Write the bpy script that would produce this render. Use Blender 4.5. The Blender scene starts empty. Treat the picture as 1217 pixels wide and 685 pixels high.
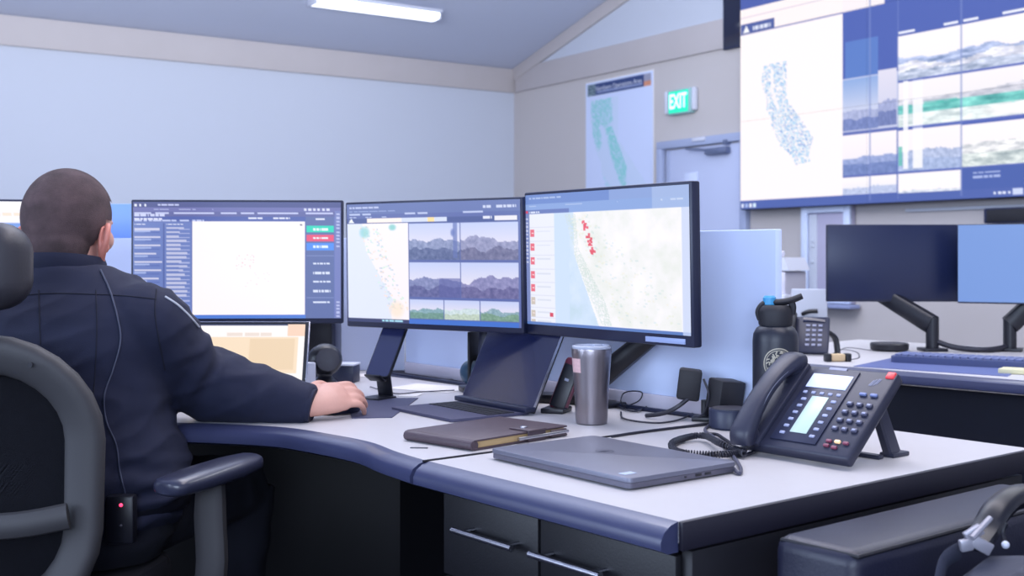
import bpy, bmesh, math, random
import numpy as np
from mathutils import Vector, Matrix, noise
from mathutils.bvhtree import BVHTree

S = bpy.context.scene
COL = S.collection
random.seed(4)

# ---------------------------------------------------------------- camera, world, lights, exposure
EYE = 1.10
cd = bpy.data.cameras.new('camera')
cam = bpy.data.objects.new('camera', cd); COL.objects.link(cam)
cam.location = (0, 0, EYE); cam.rotation_euler = (math.pi/2, 0, 0)
cd.sensor_width = 36.0; cd.lens = 36.0*1380/1217
cd.shift_y = -37.5/1217; cd.clip_start = 0.05
cd.dof.use_dof = True; cd.dof.focus_distance = 2.25; cd.dof.aperture_fstop = 6.3
S.camera = cam
S.view_settings.view_transform = 'Standard'; S.view_settings.look = 'None'
S.view_settings.gamma = 1; S.view_settings.use_curve_mapping = False
S.view_settings.exposure = 0.0
try: S.cycles.use_denoising = True
except Exception: pass

W = bpy.data.worlds.new('world'); S.world = W; W.use_nodes = True
bgn = W.node_tree.nodes['Background']
bgn.inputs[0].default_value = (0.66, 0.74, 1.0, 1); bgn.inputs[1].default_value = 1.2

def area(name, loc, rot, sx, sy, power, col):
    l = bpy.data.lights.new(name, 'AREA'); l.shape = 'RECTANGLE'; l.size = sx; l.size_y = sy
    l.energy = power; l.color = col
    o = bpy.data.objects.new(name, l); COL.objects.link(o); o.location = loc; o.rotation_euler = rot
    return o
# added fill lights behind and to the left of the camera, and the ceiling rows overhead
area('added_fill_light', (-5.2, 0.2, 1.9), (math.radians(90), 0, math.radians(-80)), 3.5, 1.6, 170, (0.62, 0.76, 1.0))
area('added_fill_light', (-1.2, -4.0, 2.0), (math.radians(86), 0, math.radians(-8)), 4.0, 1.5, 230, (0.66, 0.79, 1.0))
area('ceiling_row_and_wash_light', (0.6, 2.6, 3.6), (0, 0, math.radians(-56)), 4.5, 1.2, 100, (1.0, 0.95, 1.0))
area('ceiling_row_and_wash_light', (-0.6, 5.6, 2.9), (math.radians(38), 0, math.radians(20)), 5.5, 1.6, 100, (0.90, 0.94, 1.0))  # added tilted wash that brightens the far walls, not a ceiling row
area('ceiling_uplight_fill', (-1.2, 5.0, 2.5), (math.radians(155), 0, math.radians(20)), 4.0, 1.5, 290, (0.90, 0.94, 1.0))  # added unseen uplight that brightens the far ceiling
area('ceiling_row_and_wash_light', (3.2, 4.5, 4.2), (0, 0, math.radians(-56)), 4.5, 1.2, 110, (0.93, 0.95, 1.0))

# ---------------------------------------------------------------- helpers
def lin(c):
    c = np.asarray(c, dtype=float)/255.0
    return np.where(c <= 0.04045, c/12.92, ((c+0.055)/1.055)**2.4)

MATS = {}
def mat(name, rgb, rough=0.5, metal=0.0, emis=0.0, erg=None, vary=0.0, vscale=20, bump=0.0, bscale=60, coat=0.0, spec=0.5, stretch=None):
    if name in MATS: return MATS[name]
    m = bpy.data.materials.new(name); m.use_nodes = True
    nt = m.node_tree; b = nt.nodes['Principled BSDF']
    c = tuple(lin(rgb))+(1,)
    b.inputs['Base Color'].default_value = c
    b.inputs['Roughness'].default_value = rough; b.inputs['Metallic'].default_value = metal
    b.inputs['Specular IOR Level'].default_value = spec
    if coat: b.inputs['Coat Weight'].default_value = coat
    if emis:
        b.inputs['Emission Color'].default_value = tuple(lin(erg or rgb))+(1,)
        b.inputs['Emission Strength'].default_value = emis
    tc = nt.nodes.new('ShaderNodeTexCoord'); src = tc.outputs['Object']
    if stretch:
        mp = nt.nodes.new('ShaderNodeMapping'); mp.inputs['Scale'].default_value = stretch
        nt.links.new(src, mp.inputs[0]); src = mp.outputs[0]
    if vary:
        n = nt.nodes.new('ShaderNodeTexNoise'); n.inputs['Scale'].default_value = vscale; n.inputs['Detail'].default_value = 4
        nt.links.new(src, n.inputs['Vector'])
        mx = nt.nodes.new('ShaderNodeMix'); mx.data_type = 'RGBA'
        mx.inputs['A'].default_value = tuple(min(1, v*(1-vary)) for v in c[:3])+(1,)
        mx.inputs['B'].default_value = tuple(min(1, v*(1+vary)) for v in c[:3])+(1,)
        nt.links.new(n.outputs['Fac'], mx.inputs['Factor']); nt.links.new(mx.outputs['Result'], b.inputs['Base Color'])
    if bump:
        n2 = nt.nodes.new('ShaderNodeTexNoise'); n2.inputs['Scale'].default_value = bscale; n2.inputs['Detail'].default_value = 5
        nt.links.new(src, n2.inputs['Vector'])
        bp = nt.nodes.new('ShaderNodeBump'); bp.inputs['Strength'].default_value = bump; bp.inputs['Distance'].default_value = 0.01
        nt.links.new(n2.outputs['Fac'], bp.inputs['Height']); nt.links.new(bp.outputs['Normal'], b.inputs['Normal'])
    MATS[name] = m
    return m

def tag(o, label=None, cat=None, group=None, kind=None):
    if label: o['label'] = label
    if cat: o['category'] = cat
    if group: o['group'] = group
    if kind: o['kind'] = kind
    return o
def thing(name, label, cat, loc=(0, 0, 0), rz=0.0, group=None):
    o = bpy.data.objects.new(name, None); COL.objects.link(o)
    o.location = loc; o.rotation_euler = (0, 0, rz); o.empty_display_size = 0.05
    return tag(o, label, cat, group)
def mesh_from(name, bm, m, angle=35):
    me = bpy.data.meshes.new(name)
    bmesh.ops.recalc_face_normals(bm, faces=bm.faces[:])
    bm.to_mesh(me); bm.free()
    me.polygons.foreach_set('use_smooth', [True]*len(me.polygons))
    try: me.set_sharp_from_angle(angle=math.radians(angle))
    except Exception: pass
    if m: me.materials.append(m)
    return me
def obj(name, bm, m, parent=None, angle=35, label=None):
    me = bm if isinstance(bm, bpy.types.Mesh) else mesh_from(name, bm, m, angle)
    o = bpy.data.objects.new(name, me); COL.objects.link(o)
    if parent is not None: o.parent = parent
    if label: o['label'] = label
    return o
def struct(name, bm, m, **k):
    o = obj(name, bm, m, **k); o['kind'] = 'structure'; return o
def B(): return bmesh.new()

def box(bm, c, s, bev=0.0, seg=2, M=None, rot=None):
    r = bmesh.ops.create_cube(bm, size=1.0)
    T = Matrix.Translation(c)
    if rot is not None: T = T @ rot
    T = T @ Matrix.Diagonal((s[0], s[1], s[2], 1))
    if M is not None: T = M @ T
    bmesh.ops.transform(bm, matrix=T, verts=r['verts'])
    if bev > 0:
        es = list({e for v in r['verts'] for e in v.link_edges})
        bmesh.ops.bevel(bm, geom=es, offset=bev, segments=seg, profile=0.5, affect='EDGES')
    return bm
def prism(bm, pts, z0, z1, M=None, bev=0.0):
    """closed outline in xy extruded from z0 to z1"""
    a = [bm.verts.new((p[0], p[1], z0)) for p in pts]; b = [bm.verts.new((p[0], p[1], z1)) for p in pts]
    n = len(pts)
    bm.faces.new(a[::-1]); top = bm.faces.new(b)
    for i in range(n): bm.faces.new((a[i], a[(i+1) % n], b[(i+1) % n], b[i]))
    if bev:
        bmesh.ops.bevel(bm, geom=list(top.edges), offset=bev, segments=2, profile=0.5, affect='EDGES')
    if M is not None: bmesh.ops.transform(bm, matrix=M, verts=bm.verts[:])
    return bm
def rrect(w, h, r, n=5, cx=0, cy=0):
    out = []
    for sx, sy, a0 in ((1, 1, 0), (-1, 1, 90), (-1, -1, 180), (1, -1, 270)):
        for k in range(n+1):
            a = math.radians(a0+90*k/n)
            out.append((cx+sx*(w/2-r)+r*math.cos(a), cy+sy*(h/2-r)+r*math.sin(a)))
    return out
def lathe(bm, prof, n=32, M=None, cap=True):
    """profile list of (radius, z)"""
    rings = []
    for r, z in prof:
        rings.append([bm.verts.new((r*math.cos(2*math.pi*k/n), r*math.sin(2*math.pi*k/n), z)) for k in range(n)])
    for a, b in zip(rings, rings[1:]):
        for k in range(n): bm.faces.new((a[k], a[(k+1) % n], b[(k+1) % n], b[k]))
    if cap: bm.faces.new(rings[0][::-1]); bm.faces.new(rings[-1])
    if M is not None: bmesh.ops.transform(bm, matrix=M, verts=[v for r in rings for v in r])
    return bm
def catmull(pts, sub=6):
    P = [Vector(p) for p in pts]
    if len(P) < 3: return P
    out = []
    for i in range(len(P)-1):
        p0 = P[max(i-1, 0)]; p1 = P[i]; p2 = P[i+1]; p3 = P[min(i+2, len(P)-1)]
        for k in range(sub):
            t = k/sub
            out.append(0.5*((2*p1)+(-p0+p2)*t+(2*p0-5*p1+4*p2-p3)*t*t+(-p0+3*p1-3*p2+p3)*t**3))
    out.append(P[-1]); return out
def interp(vals, n):
    v = np.asarray(vals, float); x = np.linspace(0, 1, len(v)); t = np.linspace(0, 1, n)
    if v.ndim == 1: return np.interp(t, x, v)
    return np.stack([np.interp(t, x, v[:, k]) for k in range(v.shape[1])], 1)
def tube(bm, pts, rad, n=10, smooth=6, up=(0, 0, 1), cap=True, closed=False, sq=None):
    """sweep; rad scalar, list of scalar, or list of (ra, rb)"""
    P = catmull(pts, smooth) if smooth else [Vector(p) for p in pts]
    m = len(P)
    R = rad if hasattr(rad, '__len__') else [rad]*2
    R = interp(R, m)
    if R.ndim == 1: R = np.stack([R, R], 1)
    up = Vector(up); rings = []; prevx = None
    for i in range(m):
        t = (P[min(i+1, m-1)]-P[max(i-1, 0)])
        if closed: t = P[(i+1) % m]-P[i-1]
        if t.length < 1e-9: t = Vector((0, 0, 1))
        t.normalize()
        x = (up.cross(t) if prevx is None else prevx-t*prevx.dot(t))
        if x.length < 1e-4: x = Vector((1, 0, 0)).cross(t)
        x.normalize(); y = t.cross(x); prevx = x
        ring = []
        for k in range(n):
            a = 2*math.pi*k/n; ca, sa = math.cos(a), math.sin(a)
            if sq: ca, sa = math.copysign(abs(ca)**sq, ca), math.copysign(abs(sa)**sq, sa)
            ring.append(bm.verts.new(P[i]+x*(ca*R[i][0])+y*(sa*R[i][1])))
        rings.append(ring)
    L = list(zip(rings, rings[1:]))
    if closed: L.append((rings[-1], rings[0]))
    for a, b in L:
        for k in range(n): bm.faces.new((a[k], a[(k+1) % n], b[(k+1) % n], b[k]))
    if cap and not closed: bm.faces.new(rings[0][::-1]); bm.faces.new(rings[-1])
    return bm
def ellipsoid(bm, c, s, rot=None, u=20, v=14):
    r = bmesh.ops.create_uvsphere(bm, u_segments=u, v_segments=v, radius=1.0)
    T = Matrix.Translation(c)
    if rot is not None: T = T @ rot
    bmesh.ops.transform(bm, matrix=T @ Matrix.Diagonal((s[0], s[1], s[2], 1)), verts=r['verts'])
    return bm
def loft(bm, rings, cap=True):
    rr = [[bm.verts.new(p) for p in r] for r in rings]; n = len(rr[0])
    for a, b in zip(rr, rr[1:]):
        for k in range(n): bm.faces.new((a[k], a[(k+1) % n], b[(k+1) % n], b[k]))
    if cap: bm.faces.new(rr[0][::-1]); bm.faces.new(rr[-1])
    return bm
def eval_mesh(bm, mods):
    """run modifiers on a bmesh and return a plain mesh"""
    me = bpy.data.meshes.new('tmp'); bmesh.ops.recalc_face_normals(bm, faces=bm.faces[:]); bm.to_mesh(me); bm.free()
    o = bpy.data.objects.new('tmp', me); COL.objects.link(o)
    for typ, kw in mods:
        m = o.modifiers.new('m', typ)
        for k, v in kw.items(): setattr(m, k, v)
    bpy.context.view_layer.update()
    dg = bpy.context.evaluated_depsgraph_get()
    out = bpy.data.meshes.new_from_object(o.evaluated_get(dg))
    bpy.data.objects.remove(o); bpy.data.meshes.remove(me)
    out.polygons.foreach_set('use_smooth', [True]*len(out.polygons))
    return out
def text_mesh(txt, size, m, depth=0.0005, align='CENTER', bold=0.0, sx=1.0):
    cu = bpy.data.curves.new('t', 'FONT'); cu.body = txt; cu.size = size; cu.align_x = align; cu.align_y = 'CENTER'
    cu.extrude = depth; cu.offset = bold; cu.resolution_u = 3
    o = bpy.data.objects.new('t', cu); COL.objects.link(o); bpy.context.view_layer.update()
    dg = bpy.context.evaluated_depsgraph_get()
    me = bpy.data.meshes.new_from_object(o.evaluated_get(dg)); bpy.data.objects.remove(o)
    if sx != 1.0: me.transform(Matrix.Diagonal((sx, 1, 1, 1)))
    me.materials.clear(); me.materials.append(m)
    return me
def place_text(name, me, parent, M):
    me.transform(M); o = bpy.data.objects.new(name, me); COL.objects.link(o); o.parent = parent; return o

def G(px, py, z=0.74):          # the spot of the horizontal plane z seen at a pixel of the photograph
    s = EYE-z; return Vector(((px-608.5)*s/(py-305), 1380*s/(py-305), z))
def Dp(px, py, Y):              # the spot at depth Y
    return Vector(((px-608.5)/1380*Y, Y, EYE-(py-305)/1380*Y))
def frame(o, ex, ey, ez):
    M = Matrix((ex, ey, ez)).transposed().to_4x4(); M.translation = o; return M

# ---------------------------------------------------------------- painted picture surfaces (colour attribute on a fine grid)
class Canvas:
    def __init__(s, w, h, bg): s.w, s.h = w, h; s.a = np.ones((h, w, 3))*np.array(bg, float)
    def sl(s, x0, y0, x1, y1):
        X0, X1 = sorted((int(round(x0*s.w)), int(round(x1*s.w)))); Y0, Y1 = sorted((int(round(y0*s.h)), int(round(y1*s.h))))
        X0 = max(0, X0); Y0 = max(0, Y0)
        return slice(Y0, max(Y1, Y0+1)), slice(X0, max(X1, X0+1))
    def rect(s, x0, y0, x1, y1, c, al=1.0):
        q = s.sl(x0, y0, x1, y1); s.a[q] = s.a[q]*(1-al)+np.array(c, float)*al
    def dashes(s, x0, y0, x1, y1, c, rows, fill=0.6, th=0.5, seed=1, al=1.0):
        r = random.Random(seed); dy = (y1-y0)/rows
        for i in range(rows):
            x = x0; y = y0+dy*i
            while x < x1:
                L = r.uniform(0.04, 0.22)*(x1-x0)
                if r.random() < fill: s.rect(x, y, min(x+L, x1), y+dy*th, c, al)
                x += L+r.uniform(0.01, 0.04)*(x1-x0)
    def blob(s, x, y, rx, ry, c, al=1.0):
        yy, xx = np.mgrid[0:s.h, 0:s.w]; d = ((xx/s.w-x)/rx)**2+((yy/s.h-y)/ry)**2
        k = np.clip(1.2-d, 0, 1)[..., None]*al; s.a = s.a*(1-k)+np.array(c, float)*k
    def poly(s, pts, c, al=1.0, mottled=0.0, seed=0):
        yy, xx = np.mgrid[0:s.h, 0:s.w]; X = (xx+.5)/s.w; Y = (yy+.5)/s.h; ins = np.zeros((s.h, s.w), bool)
        n = len(pts)
        for i in range(n):
            x0, y0 = pts[i]; x1, y1 = pts[(i+1) % n]
            if abs(y1-y0) < 1e-9: continue
            k = ((y0 > Y) != (y1 > Y)) & (X < (x1-x0)*(Y-y0)/(y1-y0)+x0); ins ^= k
        m = ins.astype(float)*al
        if mottled:
            rg = np.random.RandomState(seed).rand(s.h, s.w); m *= (rg > mottled)
        s.a = s.a*(1-m[..., None])+np.array(c, float)*m[..., None]
    def terrain(s, x0, y0, x1, y1, sky0, sky1, hills, base=0.5, amp=0.15, seed=0, mott=18, rough=5.0):
        ys, xs = s.sl(x0, y0, x1, y1); sub = s.a[ys, xs]; h, w = sub.shape[:2]
        if h < 2 or w < 2: return
        t = (np.arange(h)/h)[:, None, None]; sub[:] = np.array(sky0)*(1-t)+np.array(sky1)*t
        X = np.arange(w)/w
        for k, c in enumerate(hills):
            f = np.array([noise.fractal(Vector((x*rough*.55*(1+.4*k), seed*3.1+k*7.7, 0)), 1.1, 2.0, 4) for x in X])
            top = (base+k*(1-base)/(len(hills)+0.5)+amp*f/(1+.6*k))*h
            yy = np.arange(h)[:, None]
            m = (yy > top[None, :])
            tx = np.array([[noise.fractal(Vector((x*14, y*9, seed+k*3)), .7, 2.0, 4) for x in X] for y in np.arange(h)/h])
            cc = np.array(c, float)+tx[..., None]*mott*np.array([1.1, 1.0, .9])*2
            sub[m] = cc[m]
        s.a[ys, xs] = sub
CAL = [(.05, 0), (.5, 0), (.5, .35), (1, .76), (.97, .82), (.93, .9), (.95, .97), (.68, 1), (.62, .93), (.5, .86), (.42, .82), (.35, .8), (.3, .7), (.2, .6), (.2, .53), (.1, .43), (.12, .35), (.05, .26), (0, .15)]
def cal(x0, y0, x1, y1): return [(x0+(x1-x0)*a, y0+(y1-y0)*b) for a, b in CAL]

def grid_mesh(name, cv, w, h, m):
    """flat picture in local xz, centred, facing -y, one vertex per canvas sample"""
    H, Wd = cv.h, cv.w
    xs = np.linspace(-w/2, w/2, Wd); zs = np.linspace(h/2, -h/2, H)
    v = np.zeros((H, Wd, 3)); v[..., 0] = xs[None, :]; v[..., 2] = zs[:, None]
    i = np.arange(H*Wd).reshape(H, Wd)
    f = np.stack([i[:-1, :-1], i[1:, :-1], i[1:, 1:], i[:-1, 1:]], -1).reshape(-1, 4)
    me = bpy.data.meshes.new(name); me.vertices.add(H*Wd); me.vertices.foreach_set('co', v.ravel())
    me.loops.add(f.size); me.loops.foreach_set('vertex_index', f.ravel().astype(np.int32))
    me.polygons.add(len(f)); me.polygons.foreach_set('loop_start', np.arange(0, f.size, 4, dtype=np.int32))
    try: me.polygons.foreach_set('loop_total', np.full(len(f), 4, dtype=np.int32))
    except Exception: pass
    me.update(calc_edges=True)
    at = me.color_attributes.new('picture', 'FLOAT_COLOR', 'POINT')
    c = np.ones((H*Wd, 4)); c[:, :3] = lin(np.clip(cv.a, 0, 255)).reshape(-1, 3)
    at.data.foreach_set('color', c.ravel().astype(np.float32))
    me.materials.append(m); return me
def pic_mat(name, emis, rough=0.3, base=0.04):
    m = bpy.data.materials.new(name); m.use_nodes = True; nt = m.node_tree; b = nt.nodes['Principled BSDF']
    a = nt.nodes.new('ShaderNodeAttribute'); a.attribute_name = 'picture'
    b.inputs['Roughness'].default_value = rough
    if emis > 0:
        b.inputs['Base Color'].default_value = (base, base, base, 1); b.inputs['Specular IOR Level'].default_value = 0.2
        nt.links.new(a.outputs['Color'], b.inputs['Emission Color']); b.inputs['Emission Strength'].default_value = emis
    else: nt.links.new(a.outputs['Color'], b.inputs['Base Color'])
    return m
M_SCREEN = pic_mat('lit_screen', 1.0)
M_PRINT = pic_mat('printed_paper', 0.0, 0.6)

# palette
M_wallwhite = mat('painted_wall_white', (192, 197, 210), 0.85, bump=0.04, bscale=200)
M_wallbeige = mat('painted_wall_beige', (190, 184, 184), 0.85, bump=0.04, bscale=200)
M_ceil = mat('ceiling_paint', (198, 204, 224), 0.9, bump=0.04, bscale=150)
M_band = mat('trim_board_beige', (190, 183, 184), 0.75, vary=0.05, vscale=3)
M_carpet = mat('dark_carpet', (42, 42, 58), 0.95, vary=0.3, vscale=300, bump=0.4, bscale=400)
M_top = mat('worktop_laminate', (190, 187, 189), 0.42, vary=0.02, vscale=60, bump=0.01, bscale=90)
M_edge = mat('worktop_edge_slate', (56, 60, 90), 0.28, vary=0.08, vscale=30, coat=0.2)
M_cab = mat('black_laminate', (13, 13, 20), 0.5, vary=0.2, vscale=60, bump=0.05, bscale=300)
M_black = mat('black_plastic', (19, 20, 30), 0.38)
M_blackmatte = mat('matte_black_plastic', (26, 26, 34), 0.6, bump=0.08, bscale=500)
M_bezel = mat('monitor_bezel', (28, 33, 58), 0.4)
M_grey = mat('grey_plastic', (62, 62, 72), 0.5)
M_steel = mat('brushed_steel', (190, 190, 200), 0.25, metal=1.0, bump=0.05, bscale=80, stretch=(1, 1, 20))
M_navy = mat('navy_uniform_cloth', (21, 26, 52), 0.85, vary=0.12, vscale=40, bump=0.25, bscale=900)
M_pants = mat('dark_trouser_cloth', (15, 17, 32), 0.9, vary=0.1, vscale=40, bump=0.2, bscale=900)
M_skin = mat('skin', (206, 156, 140), 0.5, vary=0.06, vscale=40, bump=0.04, bscale=200)
M_hair = mat('cropped_dark_hair', (98, 78, 80), 0.85, vary=0.9, vscale=26, bump=0.8, bscale=900)
M_white = mat('white_plastic', (205, 208, 222), 0.4)
M_cloth = mat('bluish_panel_fabric', (206, 220, 252), 0.8, bump=0.03, bscale=500)
M_glass_dark = mat('dark_screen_glass', (20, 26, 54), 0.15, coat=0.3)
M_leather = mat('dark_brown_leather', (72, 58, 66), 0.45, vary=0.15, vscale=60, bump=0.15, bscale=300)
M_paper = mat('paper', (226, 222, 222), 0.8)
M_cream = mat('page_edges', (200, 168, 120), 0.8, vary=0.1, vscale=200, stretch=(1, 1, 30))
M_key = mat('grey_keycaps', (140, 143, 165), 0.5)
M_cable = mat('black_cable', (34, 34, 46), 0.45)

# ---------------------------------------------------------------- the room
CO = Vector((0.022, 12.37, 0))                     # the far corner of the room
GW = Vector((0.554, -0.832, 0)).normalized()       # along the gable wall, towards the camera's right
LW = Vector((-0.832, -0.554, 0)).normalized()      # along the long wall, towards the camera's left
RM = frame(CO, GW, -LW, Vector((0, 0, 1)))         # room frame: x = t along gable wall, y = -s, z up
EAVE = 3.09; SL = 0.27; LT = 14.0; LS = 13.0; RIDGE = 7.0
def rm(bm): bmesh.ops.transform(bm, matrix=RM, verts=bm.verts[:]); return bm
def ceilz(t): return EAVE+SL*(t if t < RIDGE else 2*RIDGE-t)
bm = B(); box(bm, (LT/2, -LS/2, -0.05), (LT+.4, LS+.4, 0.1)); struct('floor', rm(bm), M_carpet)
bm = B(); box(bm, (-0.05, -LS/2, EAVE/2+.05), (0.1, LS, EAVE+.1)); struct('wall_left', rm(bm), M_wallwhite)
bm = B()
prof = [(0, 0), (LT, 0), (LT, EAVE+.1), (RIDGE, ceilz(RIDGE)+.1), (0, EAVE+.1)]
a = [bm.verts.new((x, 0.0, z)) for x, z in prof]; b = [bm.verts.new((x, 0.1, z)) for x, z in prof]
bm.faces.new(a); bm.faces.new(b[::-1])
for i in range(5): bm.faces.new((a[i], b[i], b[(i+1) % 5], a[(i+1) % 5]))
wr = struct('wall_right', rm(bm), M_wallbeige)
# the gable above the band is painted white: a thin plaster skin set on the wall
bm = B(); g = [(0.0, EAVE), (LT, EAVE), (RIDGE, ceilz(RIDGE))]
a = [bm.verts.new((x, -0.012, z)) for x, z in g]; b = [bm.verts.new((x, 0.0, z)) for x, z in g]
bm.faces.new(a); bm.faces.new(b[::-1])
for i in range(3): bm.faces.new((a[i], b[i], b[(i+1) % 3], a[(i+1) % 3]))
struct('wall_gable', rm(bm), M_wallwhite)
bm = B()
for (t0, t1) in ((0, RIDGE), (RIDGE, LT)):
    z0, z1 = ceilz(t0), ceilz(t1)
    vs = [bm.verts.new((t, -s, z+d)) for d in (0, .08) for (t, s, z) in ((t0, 0, z0), (t1, 0, z1), (t1, LS, z1), (t0, LS, z0))]
    for q in ((0, 1, 2, 3), (7, 6, 5, 4), (0, 4, 5, 1), (1, 5, 6, 2), (2, 6, 7, 3), (3, 7, 4, 0)): bm.faces.new([vs[i] for i in q])
struct('ceiling', rm(bm), M_ceil)
bm = B(); box(bm, (0.015, -LS/2, EAVE-.125), (0.03, LS, 0.25), 0.003); struct('trim_1', rm(bm), M_band)
bm = B(); box(bm, (LT/2+.03, -.015, EAVE-.125), (LT-.06, 0.03, 0.25), 0.003); struct('trim_2', rm(bm), M_band)
bm = B(); th = math.atan(SL)
for i, (ta, tb, sg) in enumerate(((0.03, RIDGE, 1), (RIDGE, LT, -1))):
    L = (tb-ta)/math.cos(th); c = (ta+tb)/2
    box(bm, (c, -.022, ceilz(c)-.07), (L, .03, .13), 0.003, rot=Matrix.Rotation(-th*sg, 4, 'Y'))
struct('trim_3', rm(bm), M_band)
bm = B(); box(bm, (9.5, -.012, 1.425), (11.0-2.0, .024, .022), 0.003); struct('trim_4', rm(bm), M_wallwhite)
bm = B(); box(bm, (LT/2, -.008, .06), (LT, .016, .12), 0.002); struct('baseboard_right', rm(bm), M_band)
bm = B(); box(bm, (.008, -LS/2, .06), (.016, LS, .12), 0.002); struct('baseboard_left', rm(bm), M_band)

# door in the gable wall
M_frame = mat('door_frame_paint', (160, 170, 200), 0.5)
M_leaf = mat('door_leaf_paint', (186, 194, 222), 0.5)
dr = thing('door_1', None, None, RM @ Vector((2.37, 0, 0)), math.atan2(GW.y, GW.x)); dr['kind'] = 'structure'
bm = B()
box(bm, (.035, -.03, 1.035), (.07, .06, 2.07), .006); box(bm, (1.07, -.03, 1.035), (.07, .06, 2.07), .006); box(bm, (.5525, -.03, 2.085), (1.105, .06, .07), .006)
box(bm, (.12, -.012, 1.02), (.05, .024, 2.04), .003)
obj('door_frame', bm, M_frame, dr)
bm = B(); box(bm, (.59, -.012, 1.02), (.89, .02, 2.04), .003); leaf = obj('door_leaf', bm, M_leaf, dr)
bm = B(); box(bm, (.42, -.026, 1.45), (.16, .01, .75), .003); obj('door_glass', bm, mat('frosted_door_glass', (205, 214, 240), 0.25), leaf)
bm = B(); box(bm, (.78, -.06, 1.985), (.26, .06, .055), .01)
box(bm, (.62, -.085, 2.005), (.4, .02, .02), .004, rot=Matrix.Rotation(.12, 4, 'Y')); box(bm, (.88, -.05, 2.05), (.04, .06, .04), .005)
obj('door_closer', bm, mat('door_closer_metal', (120, 130, 160), .4, metal=.6), dr)
bm = B(); lathe(bm, [(.012, 0), (.012, .05), (.03, .055), (.03, .075), (.01, .08)], 16, Matrix.Translation((.22, -.03, 1.0)) @ Matrix.Rotation(math.radians(90), 4, 'X'))
obj('door_knob', bm, M_steel, dr)
bm = B(); box(bm, (.56, -.066, 2.10), (.16, .012, .03), .003); obj('closer_bracket', bm, M_white, dr)

# wall map poster
CN = random.Random(3)
cv = Canvas(90, 120, (204, 214, 242))
cv.rect(.035, .02, .97, .10, (48, 66, 116)); cv.rect(.035, .02, .15, .10, (120, 140, 150)); cv.dashes(.04, .025, .15, .10, (50, 70, 90), 6, .5, .7, 8)
cv.rect(.87, .02, .97, .065, (150, 150, 170)); cv.rect(.87, .065, .97, .10, (205, 140, 110))
cv.rect(.18, .079, .84, .087, (190, 200, 235), .8)
cv.poly(cal(.07, .13, .92, .97), (196, 212, 232), .6)
cv.poly([(.08, .13), (.4, .13), (.42, .3), (.3, .34), (.22, .30), (.26, .45), (.2, .5), (.12, .4)], (140, 205, 205), .8, .25, 1)
cv.poly([(.3, .33), (.4, .33), (.62, .62), (.6, .8), (.5, .70), (.38, .52)], (130, 205, 200), .8, .2, 2)
cv.poly([(.25, .65), (.32, .7), (.62, .95), (.4, .9)], (160, 210, 222), .6, .4, 3)
po = thing('wall_map', 'tall white paper map of the operations area on the beige wall', 'map', RM @ Vector((1.775, -.012, 2.105)), math.atan2(GW.y, GW.x))
bm = B(); box(bm, (0, .006, 0), (1.012, .006, 1.37), .001); obj('backing', bm, M_paper, po)
ps = obj('printed_map', grid_mesh('map_print', cv, 1.0, 1.35, M_PRINT), None, po)
place_text('map_title', text_mesh('Northern Operations Area', .062, M_white), ps, Matrix.Translation((0.0, -.001, .605)) @ Matrix.Rotation(math.radians(90), 4, 'X'))

# exit sign
ex = thing('exit_sign', 'glowing green EXIT sign on the wall above the door', 'exit sign', RM @ Vector((2.677, -.002, 2.45)), math.atan2(GW.y, GW.x))
M_green = mat('exit_green_glow', (30, 190, 150), .4, emis=0.9, erg=(30, 200, 155))
M_exitw = mat('exit_letter_glow', (200, 255, 245), .4, emis=1.3, erg=(190, 255, 245))
bm = B(); box(bm, (0, -.03, 0), (.29, .056, .215), .008); obj('housing', bm, mat('exit_housing', (150, 190, 190), .4), ex)
bm = B(); box(bm, (-.01, -.061, 0), (.25, .006, .19), .003); fc = obj('face', bm, M_green, ex)
place_text('letters', text_mesh('EXIT', .178, M_exitw, .001, bold=.004, sx=.62), fc, Matrix.Translation((-.01, -.066, 0)) @ Matrix.Rotation(math.radians(90), 4, 'X'))
for x in (-.185, .165):
    bm = B(); box(bm, (x, -.03, .01), (.04, .05, .2), .012); obj('lamp_head', bm, M_white, ex)

# ceiling lights: long wraparound tubes in rows parallel to the long wall
M_tube = mat('lit_diffuser', (245, 247, 255), .4, emis=2.0, erg=(240, 244, 255))
def ceiling_light(t, s, label):
    sg = -1 if t < RIDGE else 1
    r = thing('ceiling_light', label, 'ceiling light', RM @ Vector((t, -s, ceilz(t))), math.atan2(LW.y, LW.x), 'fluorescent fixtures on the sloping ceiling')
    bm = B(); box(bm, (0, 0, -.02), (1.24, .24, .03), .004); obj('housing', bm, M_white, r)
    bm = B(); tube(bm, [(-.6, 0, -.05), (.6, 0, -.05)], [(.10, .045)]*2, 20, 0, sq=.8); obj('diffuser', bm, M_tube, r)
    for x in (-.61, .61):
        bm = B(); box(bm, (x, 0, -.05), (.02, .19, .09), .01); obj('end_cap', bm, M_white, r)
ceiling_light(1.0, 2.15, 'long lit fluorescent tube fixture under the sloping ceiling')

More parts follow.
